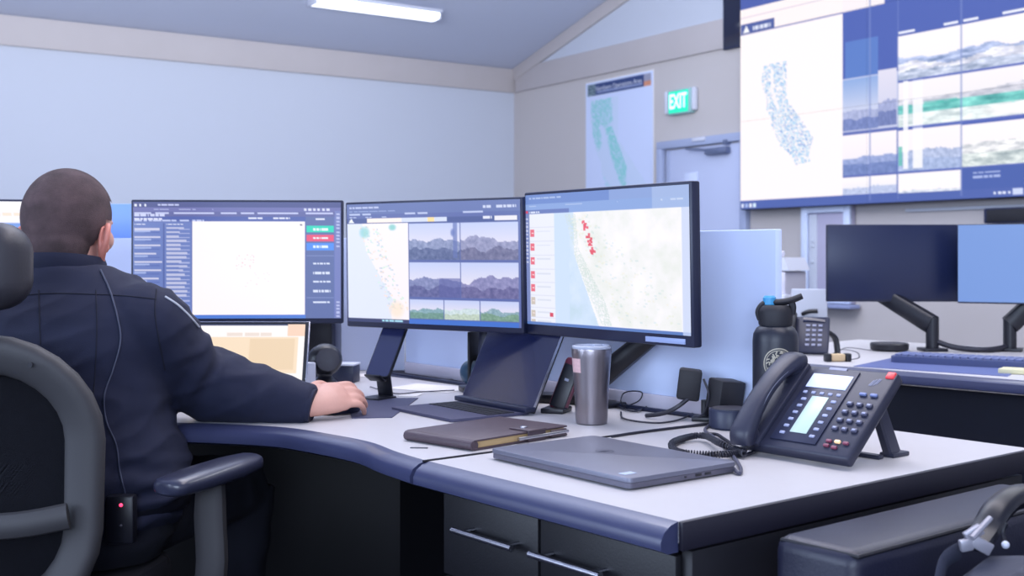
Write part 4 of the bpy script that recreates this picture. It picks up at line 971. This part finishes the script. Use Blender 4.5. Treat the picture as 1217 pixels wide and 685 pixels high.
for x in (-.034, .036):
    bm = B(); box(bm, (x, 0, .014), (.02, .032, .028), .004); obj('end_block', bm, M_black, sm)
# second phone
p2 = thing('desk_phone', 'dark desk phone on the second desk seen past the bottle', 'telephone', on2(961, 423)+Vector((0, .02, 0)), -.35)
T2 = Matrix.Rotation(math.radians(58), 4, 'X')
bm = B(); box(bm, (0, .075, .012), (.15, .15, .022), .006, M=T2); obj('body', bm, M_bezel, p2)
bm = B()
for i in range(3):
    for j in range(5): box(bm, (-.0+.022*i, .03+.02*j, .025), (.014, .009, .004), .001, M=T2)
obj('keys', bm, M_key, p2)
bm = B(); box(bm, (.02, .135, .024), (.08, .02, .003), .001, M=T2); obj('display', bm, M_glass_dark, p2)
bm = B(); tube(bm, [T2 @ Vector((-.055, .0, .035)), T2 @ Vector((-.055, .04, .05)), T2 @ Vector((-.055, .11, .05)), T2 @ Vector((-.055, .15, .035))], .015, 10); obj('handset', bm, M_black, p2)
bm = B(); tube(bm, [(.05, .06, .09), (.09, .09, .06), (.10, .09, .0)], [(.014, .01)]*3, 8); obj('rear_stand', bm, M_black, p2)

# white printer on a cabinet and white panel, beyond the second desk
fc_ = thing('filing_cabinet', 'white cabinet against the beige wall carrying the printer', 'cabinet', (1.32, 6.35, 0), -.55)
bm = B(); box(bm, (0, 0, .45), (.5, .45, .9), .006); obj('body', bm, M_white, fc_)
for z in (.17, .45, .73):
    bm = B(); box(bm, (0, -.232, z), (.47, .016, .26), .003); dd = obj('drawer', bm, M_white, fc_)
    bm = B(); box(bm, (0, -.25, z+.08), (.12, .02, .015), .003); obj('handle', bm, M_steel, dd)
pr = thing('printer', 'white printer with a raised lid against the beige wall', 'printer', (1.38, 6.32, .9), -.55)
M_pr = mat('printer_white', (208, 206, 220), .5)
bm = B(); box(bm, (0, 0, .06), (.34, .36, .12), .01); obj('body', bm, M_pr, pr)
bm = B(); prism(bm, [(-.19, 0), (.19, 0), (.16, .07), (-.16, .07)], -.18, .18, M=Matrix.Translation((0, 0, .125)) @ Matrix.Rotation(math.radians(90), 4, 'X')); obj('scanner_lid', bm, M_white, pr)
bm = B(); box(bm, (-.04, .05, .215), (.20, .2, .03), .008); obj('document_feeder', bm, M_pr, pr)
wp = thing('white_board', 'small upright white board with a dark handle behind the second desk', 'board', (1.37, 5.35, 0), -.3)
bm = B(); box(bm, (0, 0, .475), (.16, .03, .95), .004); obj('board', bm, M_wallwhite, wp)
bm = B(); tube(bm, [(-.03, -.03, .835), (.0, -.045, .848), (.04, -.045, .85)], .010, 8); obj('handle', bm, M_black, wp)

# ---------------------------------------------------------------- upholstered guest chair and bag beside the desk
M_vinyl = mat('black_vinyl', (25, 27, 48), .42, bump=.06, bscale=250)
gc = thing('guest_chair', 'black upholstered block armchair beside the drawer cabinet', 'armchair', DM @ Vector((.40, .36, 0)), DRZ)
# local x away from the desk, y along the desk side
bm = B(); box(bm, (-.262, .05, .41), (.138, .60, .62), .022, 4); obj('side_arm', bm, M_vinyl, gc)
bm = B(); box(bm, (-.0, .05, .33), (.38, .54, .14), .03, 4); obj('seat_cushion', bm, M_vinyl, gc)
bm = B(); box(bm, (.0, .05, .20), (.38, .56, .12), .01); obj('seat_base', bm, M_vinyl, gc)
bm = B(); box(bm, (.262, .05, .41), (.138, .60, .62), .022, 4); obj('side_arm', bm, M_vinyl, gc)
bm = B(); box(bm, (.0, .40, .50), (.66, .12, .76), .022, 4)
bm.free(); bm = B(); box(bm, (.0, .42, .38), (.66, .12, .56), .022, 4); obj('backrest', bm, M_vinyl, gc)
for sx in (-.28, .28):
    for y in (-.2, .42):
        bm = B(); tube(bm, [(sx, y, .10), (sx, y, 0)], .018, 12, 0); obj('leg', bm, M_black, gc)
bm = B()
xx0, xx1, yy0, yy1, zt = -.331+.012, -.193-.005, -.25+.004, .33, .719
tube(bm, [(xx0, yy0+.004, zt-.006), (xx1, yy0+.004, zt-.006), (xx1, yy1, zt-.006)], .003, 6, 0); obj('piping', bm, M_blackmatte, gc)
bg = thing('backpack', 'dark backpack with a padded top handle and pale buckle on the armchair', 'bag', DM @ Vector((.40, .22, .405)), DRZ+.2)
M_nylon = mat('dark_nylon', (44, 48, 66), .7, bump=.3, bscale=30, vary=.15, vscale=30)
bm = B(); rings = []
for z, sx, sy in ((0, .13, .17), (.02, .15, .19), (.12, .155, .195), (.2, .15, .185), (.26, .125, .165), (.30, .085, .13), (.315, .03, .07)):
    rings.append([(sx*math.copysign(abs(math.cos(a))**.75, math.cos(a))*(1+.05*math.sin(3*a+z*20)), sy*math.copysign(abs(math.sin(a))**.75, math.sin(a))*(1+.05*math.cos(4*a-z*25)), z+.008*math.sin(5*a)) for a in np.linspace(0, 2*math.pi, 36, endpoint=False)])
loft(bm, rings); obj('sack', bm, M_nylon, bg)
M_bag = Matrix.LocRotScale(bg.location, bg.rotation_euler, None).inverted()
def bgp(px, py, Y): return M_bag @ Dp(px, py, Y)
bm = B(); tube(bm, [bgp(1158, 650, 1.50), bgp(1170, 632, 1.52), bgp(1185, 607, 1.54), bgp(1205, 592, 1.57), bgp(1235, 590, 1.60), bgp(1262, 605, 1.62), bgp(1270, 650, 1.62)], [(.018, .008), (.020, .010), (.020, .014), (.020, .016), (.020, .016), (.020, .012), (.018, .008)], 12); obj('grab_handle', bm, M_black, bg)
bm = B(); p_ = [bgp(1148, 640, 1.475), bgp(1175, 652, 1.475)]
for (c, s, r) in ((bgp(1157, 634, 1.485), (.024, .010, .014), .55), (bgp(1166, 648, 1.48), (.028, .010, .016), -.5), (bgp(1148, 648, 1.48), (.016, .010, .015), .2)): box(bm, c, s, .002, rot=Matrix.Rotation(-DRZ-.2, 4, 'Z') @ Matrix.Rotation(-r, 4, 'Y'))
tube(bm, [bgp(1155, 640, 1.472), bgp(1177, 616, 1.49)], .004, 8, 0); obj('buckle', bm, mat('pale_buckle', (150, 148, 158), .35, metal=.3), bg)
bm = B(); tube(bm, [bgp(1196, 622, 1.50), bgp(1192, 634, 1.50), bgp(1195, 646, 1.49)], .003, 8); obj('zip_cord', bm, M_black, bg)
bm = B(); ellipsoid(bm, bgp(1195, 648, 1.487), (.005, .005, .005)); obj('cord_bead', bm, M_white, bg)
bm = B(); tube(bm, [bgp(1140, 655, 1.51), bgp(1122, 668, 1.49), bgp(1115, 700, 1.47)], [(.004, .012)]*3, 8); obj('side_strap', bm, M_nylon, bg)

# ---------------------------------------------------------------- office chair
ch = thing('office_chair', 'black high-backed office chair the person sits in, at the left edge', 'office chair', (-.985, 2.34, 0), math.radians(-7))
M_chair = mat('chair_frame_plastic', (54, 53, 56), .6, bump=.05, bscale=500)
M_mesh = mat('black_chair_mesh', (12, 13, 26), .9, bump=.5, bscale=900)
yb_ = -.235
lp_ = []
hw, zb, zt_ = .222, .44, .922
for (x, z) in rrect(2*hw, zt_-zb, .16, 7, 0, (zb+zt_)/2): lp_.append((x, yb_+.04*(x/hw)**2+.02*math.cos((z-.74)*6), z))
bm = B(); tube(bm, lp_, [(.037, .022)]*2, 18, 0, up=(0, 1, 0), closed=True, sq=.8); obj('back_frame', bm, M_chair, ch)
bm = B(); nx, nz = 16, 14; gv = []
for j in range(nz+1):
    row = []
    for i in range(nx+1):
        u = -1+2*i/nx; v = -1+2*j/nz; k = (1-.18*(abs(u*v))**2); x = u*hw*k*.99; z = (zb+zt_)/2+v*(zt_-zb)/2*k*.99
        row.append(bm.verts.new((x, yb_+.045+.03*(x/hw)**2-.0*(1-u*u)*(1-v*v), z)))
    gv.append(row)
for j in range(nz):
    for i in range(nx): bm.faces.new((gv[j][i], gv[j][i+1], gv[j+1][i+1], gv[j+1][i]))
bmesh.ops.solidify(bm, geom=bm.faces[:], thickness=.004); obj('mesh_back', bm, M_mesh, ch)
bm = B(); tube(bm, [(-.21, yb_+.02, .63), (-.10, yb_-.01, .615), (.10, yb_-.01, .615), (.21, yb_+.02, .63)], [(.024, .014)]*2, 12, up=(0, 1, 0)); obj('lumbar_bar', bm, M_chair, ch)
bm = B(); tube(bm, [(0, yb_-.01, .62), (0, yb_-.04, .50), (0, yb_+.02, .40), (0, 0, .38)], [(.035, .014), (.04, .018), (.045, .02), (.04, .02)], 12, up=(1, 0, 0)); obj('back_spine', bm, M_chair, ch)
bm = B(); tube(bm, [(0, yb_+.01, .93), (0, yb_-.02, 1.0), (0, yb_-.0, 1.06)], [(.03, .010)]*2, 12, up=(1, 0, 0)); obj('headrest_post', bm, M_chair, ch)
bm = B(); box(bm, (.0, yb_+.0, 1.082), (.275, .10, .168), .048, 6)
for v in bm.verts: v.co.y += .9*(v.co.x)**2; v.co.z += -.6*(v.co.x)**2*(1 if v.co.z > 1.08 else -1)
obj('headrest', bm, mat('headrest_vinyl', (50, 48, 54), .45, bump=.05, bscale=200), ch)
bm = B()
for (x, z) in ((.15, .905), (-.15, .905)): lathe(bm, [(.005, 0), (.005, .003)], 10, Matrix.Translation((x, yb_-.022+.02, z)) @ Matrix.Rotation(math.radians(90), 4, 'X'))
obj('screw', bm, M_black, ch)
bm = B(); prism(bm, rrect(.49, .47, .10), .405, .465, bev=.02); obj('seat', bm, mat('seat_fabric', (20, 20, 32), .9, bump=.2, bscale=500), ch)
for sx in (1, -1):
    if sx > 0:
        CI = Matrix.LocRotScale(ch.location, ch.rotation_euler, None).inverted()
        p0 = CI @ Vector((-.640, 2.135, .672)); p1 = CI @ Vector((-.525, 2.375, .684)); pp = CI @ Vector((-.590, 2.27, .655))
    else: p0, p1, pp = Vector((-.33, -.17, .672)), Vector((-.36, .09, .684)), Vector((-.35, -.03, .655))
    bm = B(); d_ = (p1-p0); mid = (p0+p1)/2
    tube(bm, [p0, p0+d_*.06, p0+d_*.3, p0+d_*.7, p0+d_*.93, p1], [(.018, .010), (.038, .018), (.045, .021), (.043, .021), (.034, .018), (.014, .010)], 20, 4, sq=.75); obj('arm_pad', bm, mat('arm_pad_vinyl', (44, 46, 64), .32, coat=.2), ch)
    bm = B(); tube(bm, [pp+Vector((0, 0, .01)), pp+Vector((0, 0, -.06)), pp+Vector((-.005*sx, 0, -.20)), Vector((.29*sx, 0, .42)), Vector((.18*sx, 0, .40))], [(.027, .018), (.031, .019), (.031, .018), (.03, .018), (.03, .015)], 14, 5, up=(0, 1, 0), sq=.7); obj('arm_post', bm, M_chair, ch)
bm = B(); lathe(bm, [(.06, .40), (.06, .37), (.03, .36), (.028, .22), (.04, .21), (.045, .09), (.05, .08)], 24); obj('gas_lift', bm, M_black, ch)
for k in range(5):
    a = math.radians(72*k+20); e = Vector((math.cos(a), math.sin(a), 0))
    bm = B(); tube(bm, [e*.03+Vector((0, 0, .10)), e*.16+Vector((0, 0, .09)), e*.30+Vector((0, 0, .07))], [(.03, .02), (.024, .014), (.016, .012)], 12, up=(0, 0, 1)); lg = obj('base_leg', bm, M_chair, ch)
    bm = B(); lathe(bm, [(.0, -.022), (.028, -.022), (.03, -.018), (.03, .018), (.028, .022), (.0, .022)], 18, Matrix.Translation(e*.30+Vector((0, 0, .030))) @ Matrix.Rotation(a, 4, 'Z') @ Matrix.Rotation(math.radians(90), 4, 'X'), cap=False); obj('caster', bm, M_black, lg)

# ---------------------------------------------------------------- seated person
PR = Vector((-.94, 2.44, 0))
pe = None
def P(x, y, z): return Vector((x, y, z))-PR
HEADC = P(-.948, 2.485, 1.165); HY = Matrix.Rotation(math.radians(-14), 4, 'Z')
HT = Matrix.Translation(HEADC) @ HY @ Matrix.Rotation(math.radians(-7), 4, 'X')
sh_r, el_r, wr_r = P(-.756, 2.405, .962), P(-.676, 2.545, .820), P(-.445, 2.535, .775)
sh_l, el_l, wr_l = P(-1.16, 2.43, .97), P(-1.23, 2.64, .81), P(-1.01, 2.735, .795)
def hand(bm, wrist, d, side, curl=1.0, roll=0.0):
    """side=+1: pinky side on c, thumb on the other; palm down"""
    d = d.normalized(); c = Vector((d.y, -d.x, 0)).normalized()*side; up = Vector((0, 0, 1)); c, up = c*math.cos(roll)-up*math.sin(roll), up*math.cos(roll)+c*math.sin(roll)
    def q(a, b, h): return wrist+d*a+c*b+up*h+Vector((0, 0, .012*min(1, max(0, a/.06))))
    tube(bm, [q(-.03, 0, 0), q(0.0, 0, .0), q(.03, 0, .0), (q(.06, 0, .0)), q(.085, .0, .001), q(.094, 0, .0)], [(.028, .022), (.029, .023), (.038, .025), (.043, .024), (.041, .018), (.034, .011)], 16, 4, up=up)
    for b, L, r in ((-.030, .074, .0092), (-.0105, .082, .0095), (.0095, .077, .0090), (.029, .060, .0080)):
        tube(bm, [q(.060, b*.9, .006), q(.090, b, .004), q(.090+L*.42, b*1.08, .002*curl+.000), q(.090+L*.74, b*1.1, -.012*curl), q(.090+L*.92, b*1.1, -.028*curl)], [r*1.1, r*1.08, r, r*.93, r*.72], 10, 4)
    tube(bm, [q(.012, -.02, -.002), q(.035, -.045, -.008), q(.062, -.058, -.014), q(.086, -.056, -.020)], [.016, .014, .0105, .008], 10, 4)
    return q
bm = B()
ellipsoid(bm, (0, -.006, .018), (.084, .102, .100), u=28, v=20)
ellipsoid(bm, (0, .026, -.045), (.060, .066, .070)); ellipsoid(bm, (0, .058, -.088), (.028, .026, .022))
ellipsoid(bm, (0, .085, .020), (.052, .016, .012)); ellipsoid(bm, (0, .088, -.050), (.026, .012, .012))
tube(bm, [(0, .088, .012), (0, .102, -.010), (0, .112, -.028), (0, .098, -.036)], [.007, .009, .013, .010], 10)
for s in (-1, 1): ellipsoid(bm, (s*.040, .066, -.022), (.024, .024, .026)); ellipsoid(bm, (s*.014, .100, -.032), (.008, .008, .007))
bmesh.ops.transform(bm, matrix=HT, verts=bm.verts[:])
tube(bm, [P(-.95, 2.44, .95), P(-.952, 2.448, 1.03), HEADC+Vector((0, -.012, -.06)), HEADC+Vector((0, 0, .0))], [(.08, .075), (.072, .070), (.070, .070), (.060, .06)], 20)
R_T = [(.50, 2.43, .19, .13), (.62, 2.43, .20, .14), (.75, 2.43, .19, .13), (.9, 2.43, .20, .13), (.98, 2.43, .18, .11), (1.03, 2.44, .12, .08), (1.06, 2.445, .075, .07)]
loft(bm, [[(P(-.945, y, z)+Vector((a*math.cos(t), b*math.sin(t), 0))) for t in np.linspace(0, 2*math.pi, 32, endpoint=False)] for z, y, a, b in R_T])
for sh, el, wr in ((sh_r, el_r, wr_r), (sh_l, el_l, wr_l)):
    tube(bm, [sh, sh.lerp(el, .5), el, el.lerp(wr, .5), wr], [.062, .055, .045, .040, .027], 14)
dR = Vector((.74, .67, 0)); dL = Vector((.85, .5, 0))
qR = hand(bm, wr_r, dR, 1, 1.15, math.radians(38)); qL = hand(bm, wr_l, dL, -1, .7)
for s, hip, kn, an in ((1, P(-.855, 2.44, .545), P(-.655, 2.83, .545), P(-.68, 2.80, .09)), (-1, P(-1.03, 2.44, .545), P(-1.12, 2.85, .545), P(-1.12, 2.82, .09))):
    tube(bm, [hip, hip.lerp(kn, .5), kn+Vector((0, 0, -.01))], [.088, .078, .060], 16); tube(bm, [kn, kn.lerp(an, .4), an], [.058, .052, .036], 16)
    tube(bm, [an+Vector((0, -.04, -.03)), an+Vector((0, .06, -.05)), an+Vector((0, .17, -.065))], [(.032, .045), (.036, .035), (.036, .018)], 12)
body = eval_mesh(bm, [('REMESH', dict(mode='VOXEL', voxel_size=.0042)), ('SMOOTH', dict(factor=.5, iterations=3))])
body.materials.clear(); body.materials.append(M_skin)
pe = bpy.data.objects.new('person', body); COL.objects.link(pe); pe.location = PR
tag(pe, 'person in navy uniform with cropped dark hair, seated back to us, hand on mouse', 'person')

# ear: bowl with a rolled rim
for s in (1, -1):
    bm = B(); ET = HT @ Matrix.Translation((s*.081, -.004, -.040)) @ Matrix.Rotation(s*math.radians(20), 4, 'Z') @ Matrix.Scale(1.22, 4)
    pts = [(s*.004, -.002, -.030), (s*.010, -.014, -.014), (s*.016, -.022, .006), (s*.016, -.019, .024), (s*.012, -.004, .033), (s*.006, .012, .026), (s*.0, .016, .010)]
    tube(bm, pts, [.006, .0055, .005, .005, .005, .0045, .004], 10, 5)
    ellipsoid(bm, (s*.004, -.002, .002), (.006, .018, .030)); ellipsoid(bm, (s*.004, .002, -.028), (.006, .009, .010)); ellipsoid(bm, (s*.008, .012, -.004), (.005, .006, .010))
    bmesh.ops.transform(bm, matrix=ET, verts=bm.verts[:])
    me = eval_mesh(bm, [('REMESH', dict(mode='VOXEL', voxel_size=.0022)), ('SMOOTH', dict(factor=.5, iterations=4))]); me.materials.clear(); me.materials.append(mat('ear_skin', (205, 128, 112), .5))
    obj('ear', me, None, pe)
    bm = B(); ellipsoid(bm, HT @ Vector((s*.033, .080, .002)), (.012, .012, .012)); obj('eye', bm, M_white, pe)
# cropped hair
bm = B(); ellipsoid(bm, (0, -.006, .018), (.088, .107, .105), u=64, v=48)
ellipsoid(bm, (0, -.038, -.050), (.072, .062, .066), u=48, v=32)
tube(bm, [(0, -.040, -.05), (0, -.038, -.100)], [(.068, .052), (.060, .050)], 32, 0)
hb = eval_mesh(bm, [('REMESH', dict(mode='VOXEL', voxel_size=.004)), ('SMOOTH', dict(factor=.5, iterations=6))])
b2 = B(); b2.from_mesh(hb); kill = []
for v in b2.verts:
    x, y, z = v.co
    front = .058 if z > .055 else (.030 if z > .01 else .004 - max(0, -.01-z)*.55)
    if z > .055: front = .058+(z-.055)*.3
    if y > front+.003*noise.noise(v.co*90): kill.append(v)
    elif z < -.074: kill.append(v)
bmesh.ops.delete(b2, geom=kill, context='VERTS')
for v in b2.verts: v.co += v.co.normalized()*(.0006*noise.noise(v.co*300))
bmesh.ops.transform(b2, matrix=HT, verts=b2.verts[:]); obj('hair', b2, M_hair, pe)

# shirt
bm = B()
R_S = [(.545, 2.425, .235, .165), (.60, 2.425, .262, .175), (.66, 2.425, .264, .178), (.72, 2.425, .244, .175), (.78, 2.425, .224, .168), (.86, 2.43, .224, .162), (.93, 2.43, .234, .155), (.98, 2.43, .236, .142), (1.015, 2.435, .215, .122), (1.04, 2.44, .180, .105), (1.062, 2.443, .130, .092), (1.078, 2.445, .095, .084)]
loft(bm, [[(P(-.942, y, z)+Vector((a*math.copysign(abs(math.cos(t))**.85, math.cos(t)), b*math.copysign(abs(math.sin(t))**.85, math.sin(t)), 0))) for t in np.linspace(0, 2*math.pi, 40, endpoint=False)] for z, y, a, b in R_S])
for sh, el, wr in ((sh_r, el_r, wr_r), (sh_l, el_l, wr_l)):
    tube(bm, [sh+Vector(((-.05 if sh is sh_r else .05), 0, .0)), sh, sh.lerp(el, .5)+Vector((-.004, 0, -.002)), el+Vector((0, 0, .004)), el.lerp(wr, .35), el.lerp(wr, .7), el.lerp(wr, 1.03)], [.078, .082, .078, .080, .073, .056, .043], 20)
sm_ = eval_mesh(bm, [('REMESH', dict(mode='VOXEL', voxel_size=.006)), ('SMOOTH', dict(factor=.5, iterations=8))])
b2 = B(); b2.from_mesh(sm_); b2.normal_update()
for v in b2.verts:
    p = v.co; dv = 0
    de = min((p-el_r).length, (p-el_l).length); k = max(0, 1-de/.20)
    ax = (wr_r-sh_r).normalized(); s_ = p.dot(ax)
    dv += k*.012*math.sin(s_*95+4*noise.noise(p*9))*(.5+.5*noise.noise(p*14))
    w = noise.noise(Vector((p.x*5+p.z*3, p.y*7, p.z*13-p.x*6))); dv += .009*(1-abs(w)*3.0 if abs(w) < .33 else 0)*(.4+.6*max(0, noise.noise(p*4)+.3))
    dv += .004*noise.noise(p*18)
    if p.z < .72: dv += .008*math.sin(p.z*150+6*noise.noise(p*8))*max(0, min(1, (.72-p.z)/.1))*(.6+.4*noise.noise(p*11))
    v.co = p+v.normal*dv
shm = bpy.data.meshes.new('shirt'); b2.to_mesh(shm); bvh = BVHTree.FromBMesh(b2); b2.free()
shm.polygons.foreach_set('use_smooth', [True]*len(shm.polygons)); shm.materials.append(M_navy)
shirt = obj('shirt', shm, None, pe)
def surf(px, py, off=.001):
    o = Vector((0, 0, EYE))-PR; d = Vector(((px-608.5)/1380, 1, -(py-305)/1380)).normalized()
    h, n, _, _ = bvh.ray_cast(o, d)
    return None if h is None else h+n*off
def strand(pts, r, name, m, parent, off=.001, n=8):
    q = [surf(*p, off) for p in catmull_px(pts)]
    q = [v for v in q if v is not None]
    if len(q) < 3: return None
    bm = B(); tube(bm, q, r, n, 2); return obj(name, bm, m, parent)
def catmull_px(pts):
    return [(v.x, v.y) for v in catmull([(a, b, 0) for a, b in pts], 5)]
M_seam = mat('dark_seam_thread', (16, 18, 36), .9)  # thread a little darker than the shirt cloth
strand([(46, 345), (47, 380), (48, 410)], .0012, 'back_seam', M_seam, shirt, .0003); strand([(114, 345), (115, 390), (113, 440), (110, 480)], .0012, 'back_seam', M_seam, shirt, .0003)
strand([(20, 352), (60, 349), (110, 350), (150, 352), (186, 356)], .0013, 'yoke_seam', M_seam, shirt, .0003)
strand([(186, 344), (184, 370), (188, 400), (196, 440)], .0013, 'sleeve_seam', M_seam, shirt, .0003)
strand([(196, 353), (210, 362), (224, 375), (236, 389)], .0022, 'shoulder_patch_rim', mat('patch_rim_thread', (190, 192, 200), .7), shirt, .001)
w_ = strand([(119, 322), (130, 345), (139, 375), (143, 405), (134, 440), (124, 470), (126, 500), (138, 530), (142, 560), (150, 592)], .0017, 'earpiece_wire', mat('grey_wire', (58, 62, 84), .5), pe, .003)
# collar and epaulette
bm = B(); cr = []
for t in np.linspace(0, 2*math.pi, 40, endpoint=False):
    cr.append(P(-.948, 2.447, 1.064)+Vector((.083*math.cos(t), .080*math.sin(t), .010-.012*math.sin(t))))
tube(bm, cr, [(.007, .024)]*2, 10, 0, closed=True, up=(0, 0, 1)); obj('collar', bm, M_navy, shirt)
bm = B(); tube(bm, [P(-.865, 2.44, 1.076), P(-.825, 2.437, 1.062), P(-.788, 2.43, 1.044)], [(.024, .005)]*2, 12); obj('epaulette', bm, M_navy, shirt)
# cuffs
for el, wr in ((el_r, wr_r), (el_l, wr_l)):
    d_ = (wr-el).normalized(); bm = B(); tube(bm, [wr-d_*.055, wr-d_*.03, wr+d_*.012], [(.050, .046), (.047, .043), (.043, .038)], 24, 3); obj('cuff', bm, M_navy, shirt)
# trousers
bm = B()
loft(bm, [[(P(-.942, y, z)+Vector((a*math.cos(t), b*math.sin(t), 0))) for t in np.linspace(0, 2*math.pi, 36, endpoint=False)] for z, y, a, b in ((.47, 2.43, .20, .15), (.52, 2.43, .235, .18), (.58, 2.425, .245, .165), (.625, 2.425, .25, .165))])
legs = ((P(-.845, 2.43, .555), P(-.655, 2.83, .548), P(-.68, 2.80, .11)), (P(-1.04, 2.43, .555), P(-1.12, 2.85, .548), P(-1.12, 2.82, .11)))
for hip, kn, an in legs:
    tube(bm, [hip, hip.lerp(kn, .3), hip.lerp(kn, .7), kn+Vector((0, 0, -.01))], [.105, .100, .088, .078], 18); tube(bm, [kn, kn.lerp(an, .5), an], [.078, .070, .062], 18)
tm = eval_mesh(bm, [('REMESH', dict(mode='VOXEL', voxel_size=.008)), ('SMOOTH', dict(factor=.5, iterations=6))])
b2 = B(); b2.from_mesh(tm); b2.normal_update()
for v in b2.verts:
    p = v.co; v.co = p+v.normal*(.006*noise.noise(Vector((p.x*8, p.y*14, p.z*20)))+.003*noise.noise(p*25))
obj('trousers', b2, M_pants, pe)
bm = B(); tube(bm, [P(-.942, 2.425, .598)+Vector((.262*math.cos(t), .180*math.sin(t), 0)) for t in np.linspace(0, 2*math.pi, 40, endpoint=False)], [(.006, .02)]*2, 8, 0, closed=True); obj('belt', bm, M_black, pe)
for hip, kn, an in legs:
    bm = B(); a_ = an+Vector((0, 0, -.02))
    tube(bm, [a_+Vector((0, -.055, -.035)), a_+Vector((0, 0, -.03)), a_+Vector((0, .07, -.045)), a_+Vector((0, .16, -.062)), a_+Vector((0, .20, -.068))], [(.036, .045), (.042, .055), (.046, .042), (.045, .026), (.03, .016)], 18, 4)
    tube(bm, [a_+Vector((0, -.02, -.02)), a_+Vector((0, -.02, .08))], [(.048, .05)]*2, 18, 0)
    for v in bm.verts: v.co.z = max(v.co.z, .002)
    obj('boot', bm, M_black, pe)
# belt radio with its small red light, worn on the right hip behind
hp = surf(147, 608, .0) or P(-.80, 2.27, .60)
bm = B(); box(bm, hp+Vector((0, -.012, -.012)), (.055, .03, .095), .006); rdo = obj('belt_radio', bm, M_black, pe)
bm = B(); ellipsoid(bm, hp+Vector((.004, -.028, .018)), (.0035, .0035, .0035)); obj('red_light', bm, mat('red_indicator', (255, 80, 110), .4, emis=3, erg=(255, 50, 90)), rdo)
bm = B(); ellipsoid(bm, hp+Vector((.004, -.028, -.022)), (.003, .003, .003)); obj('stud', bm, M_grey, rdo)
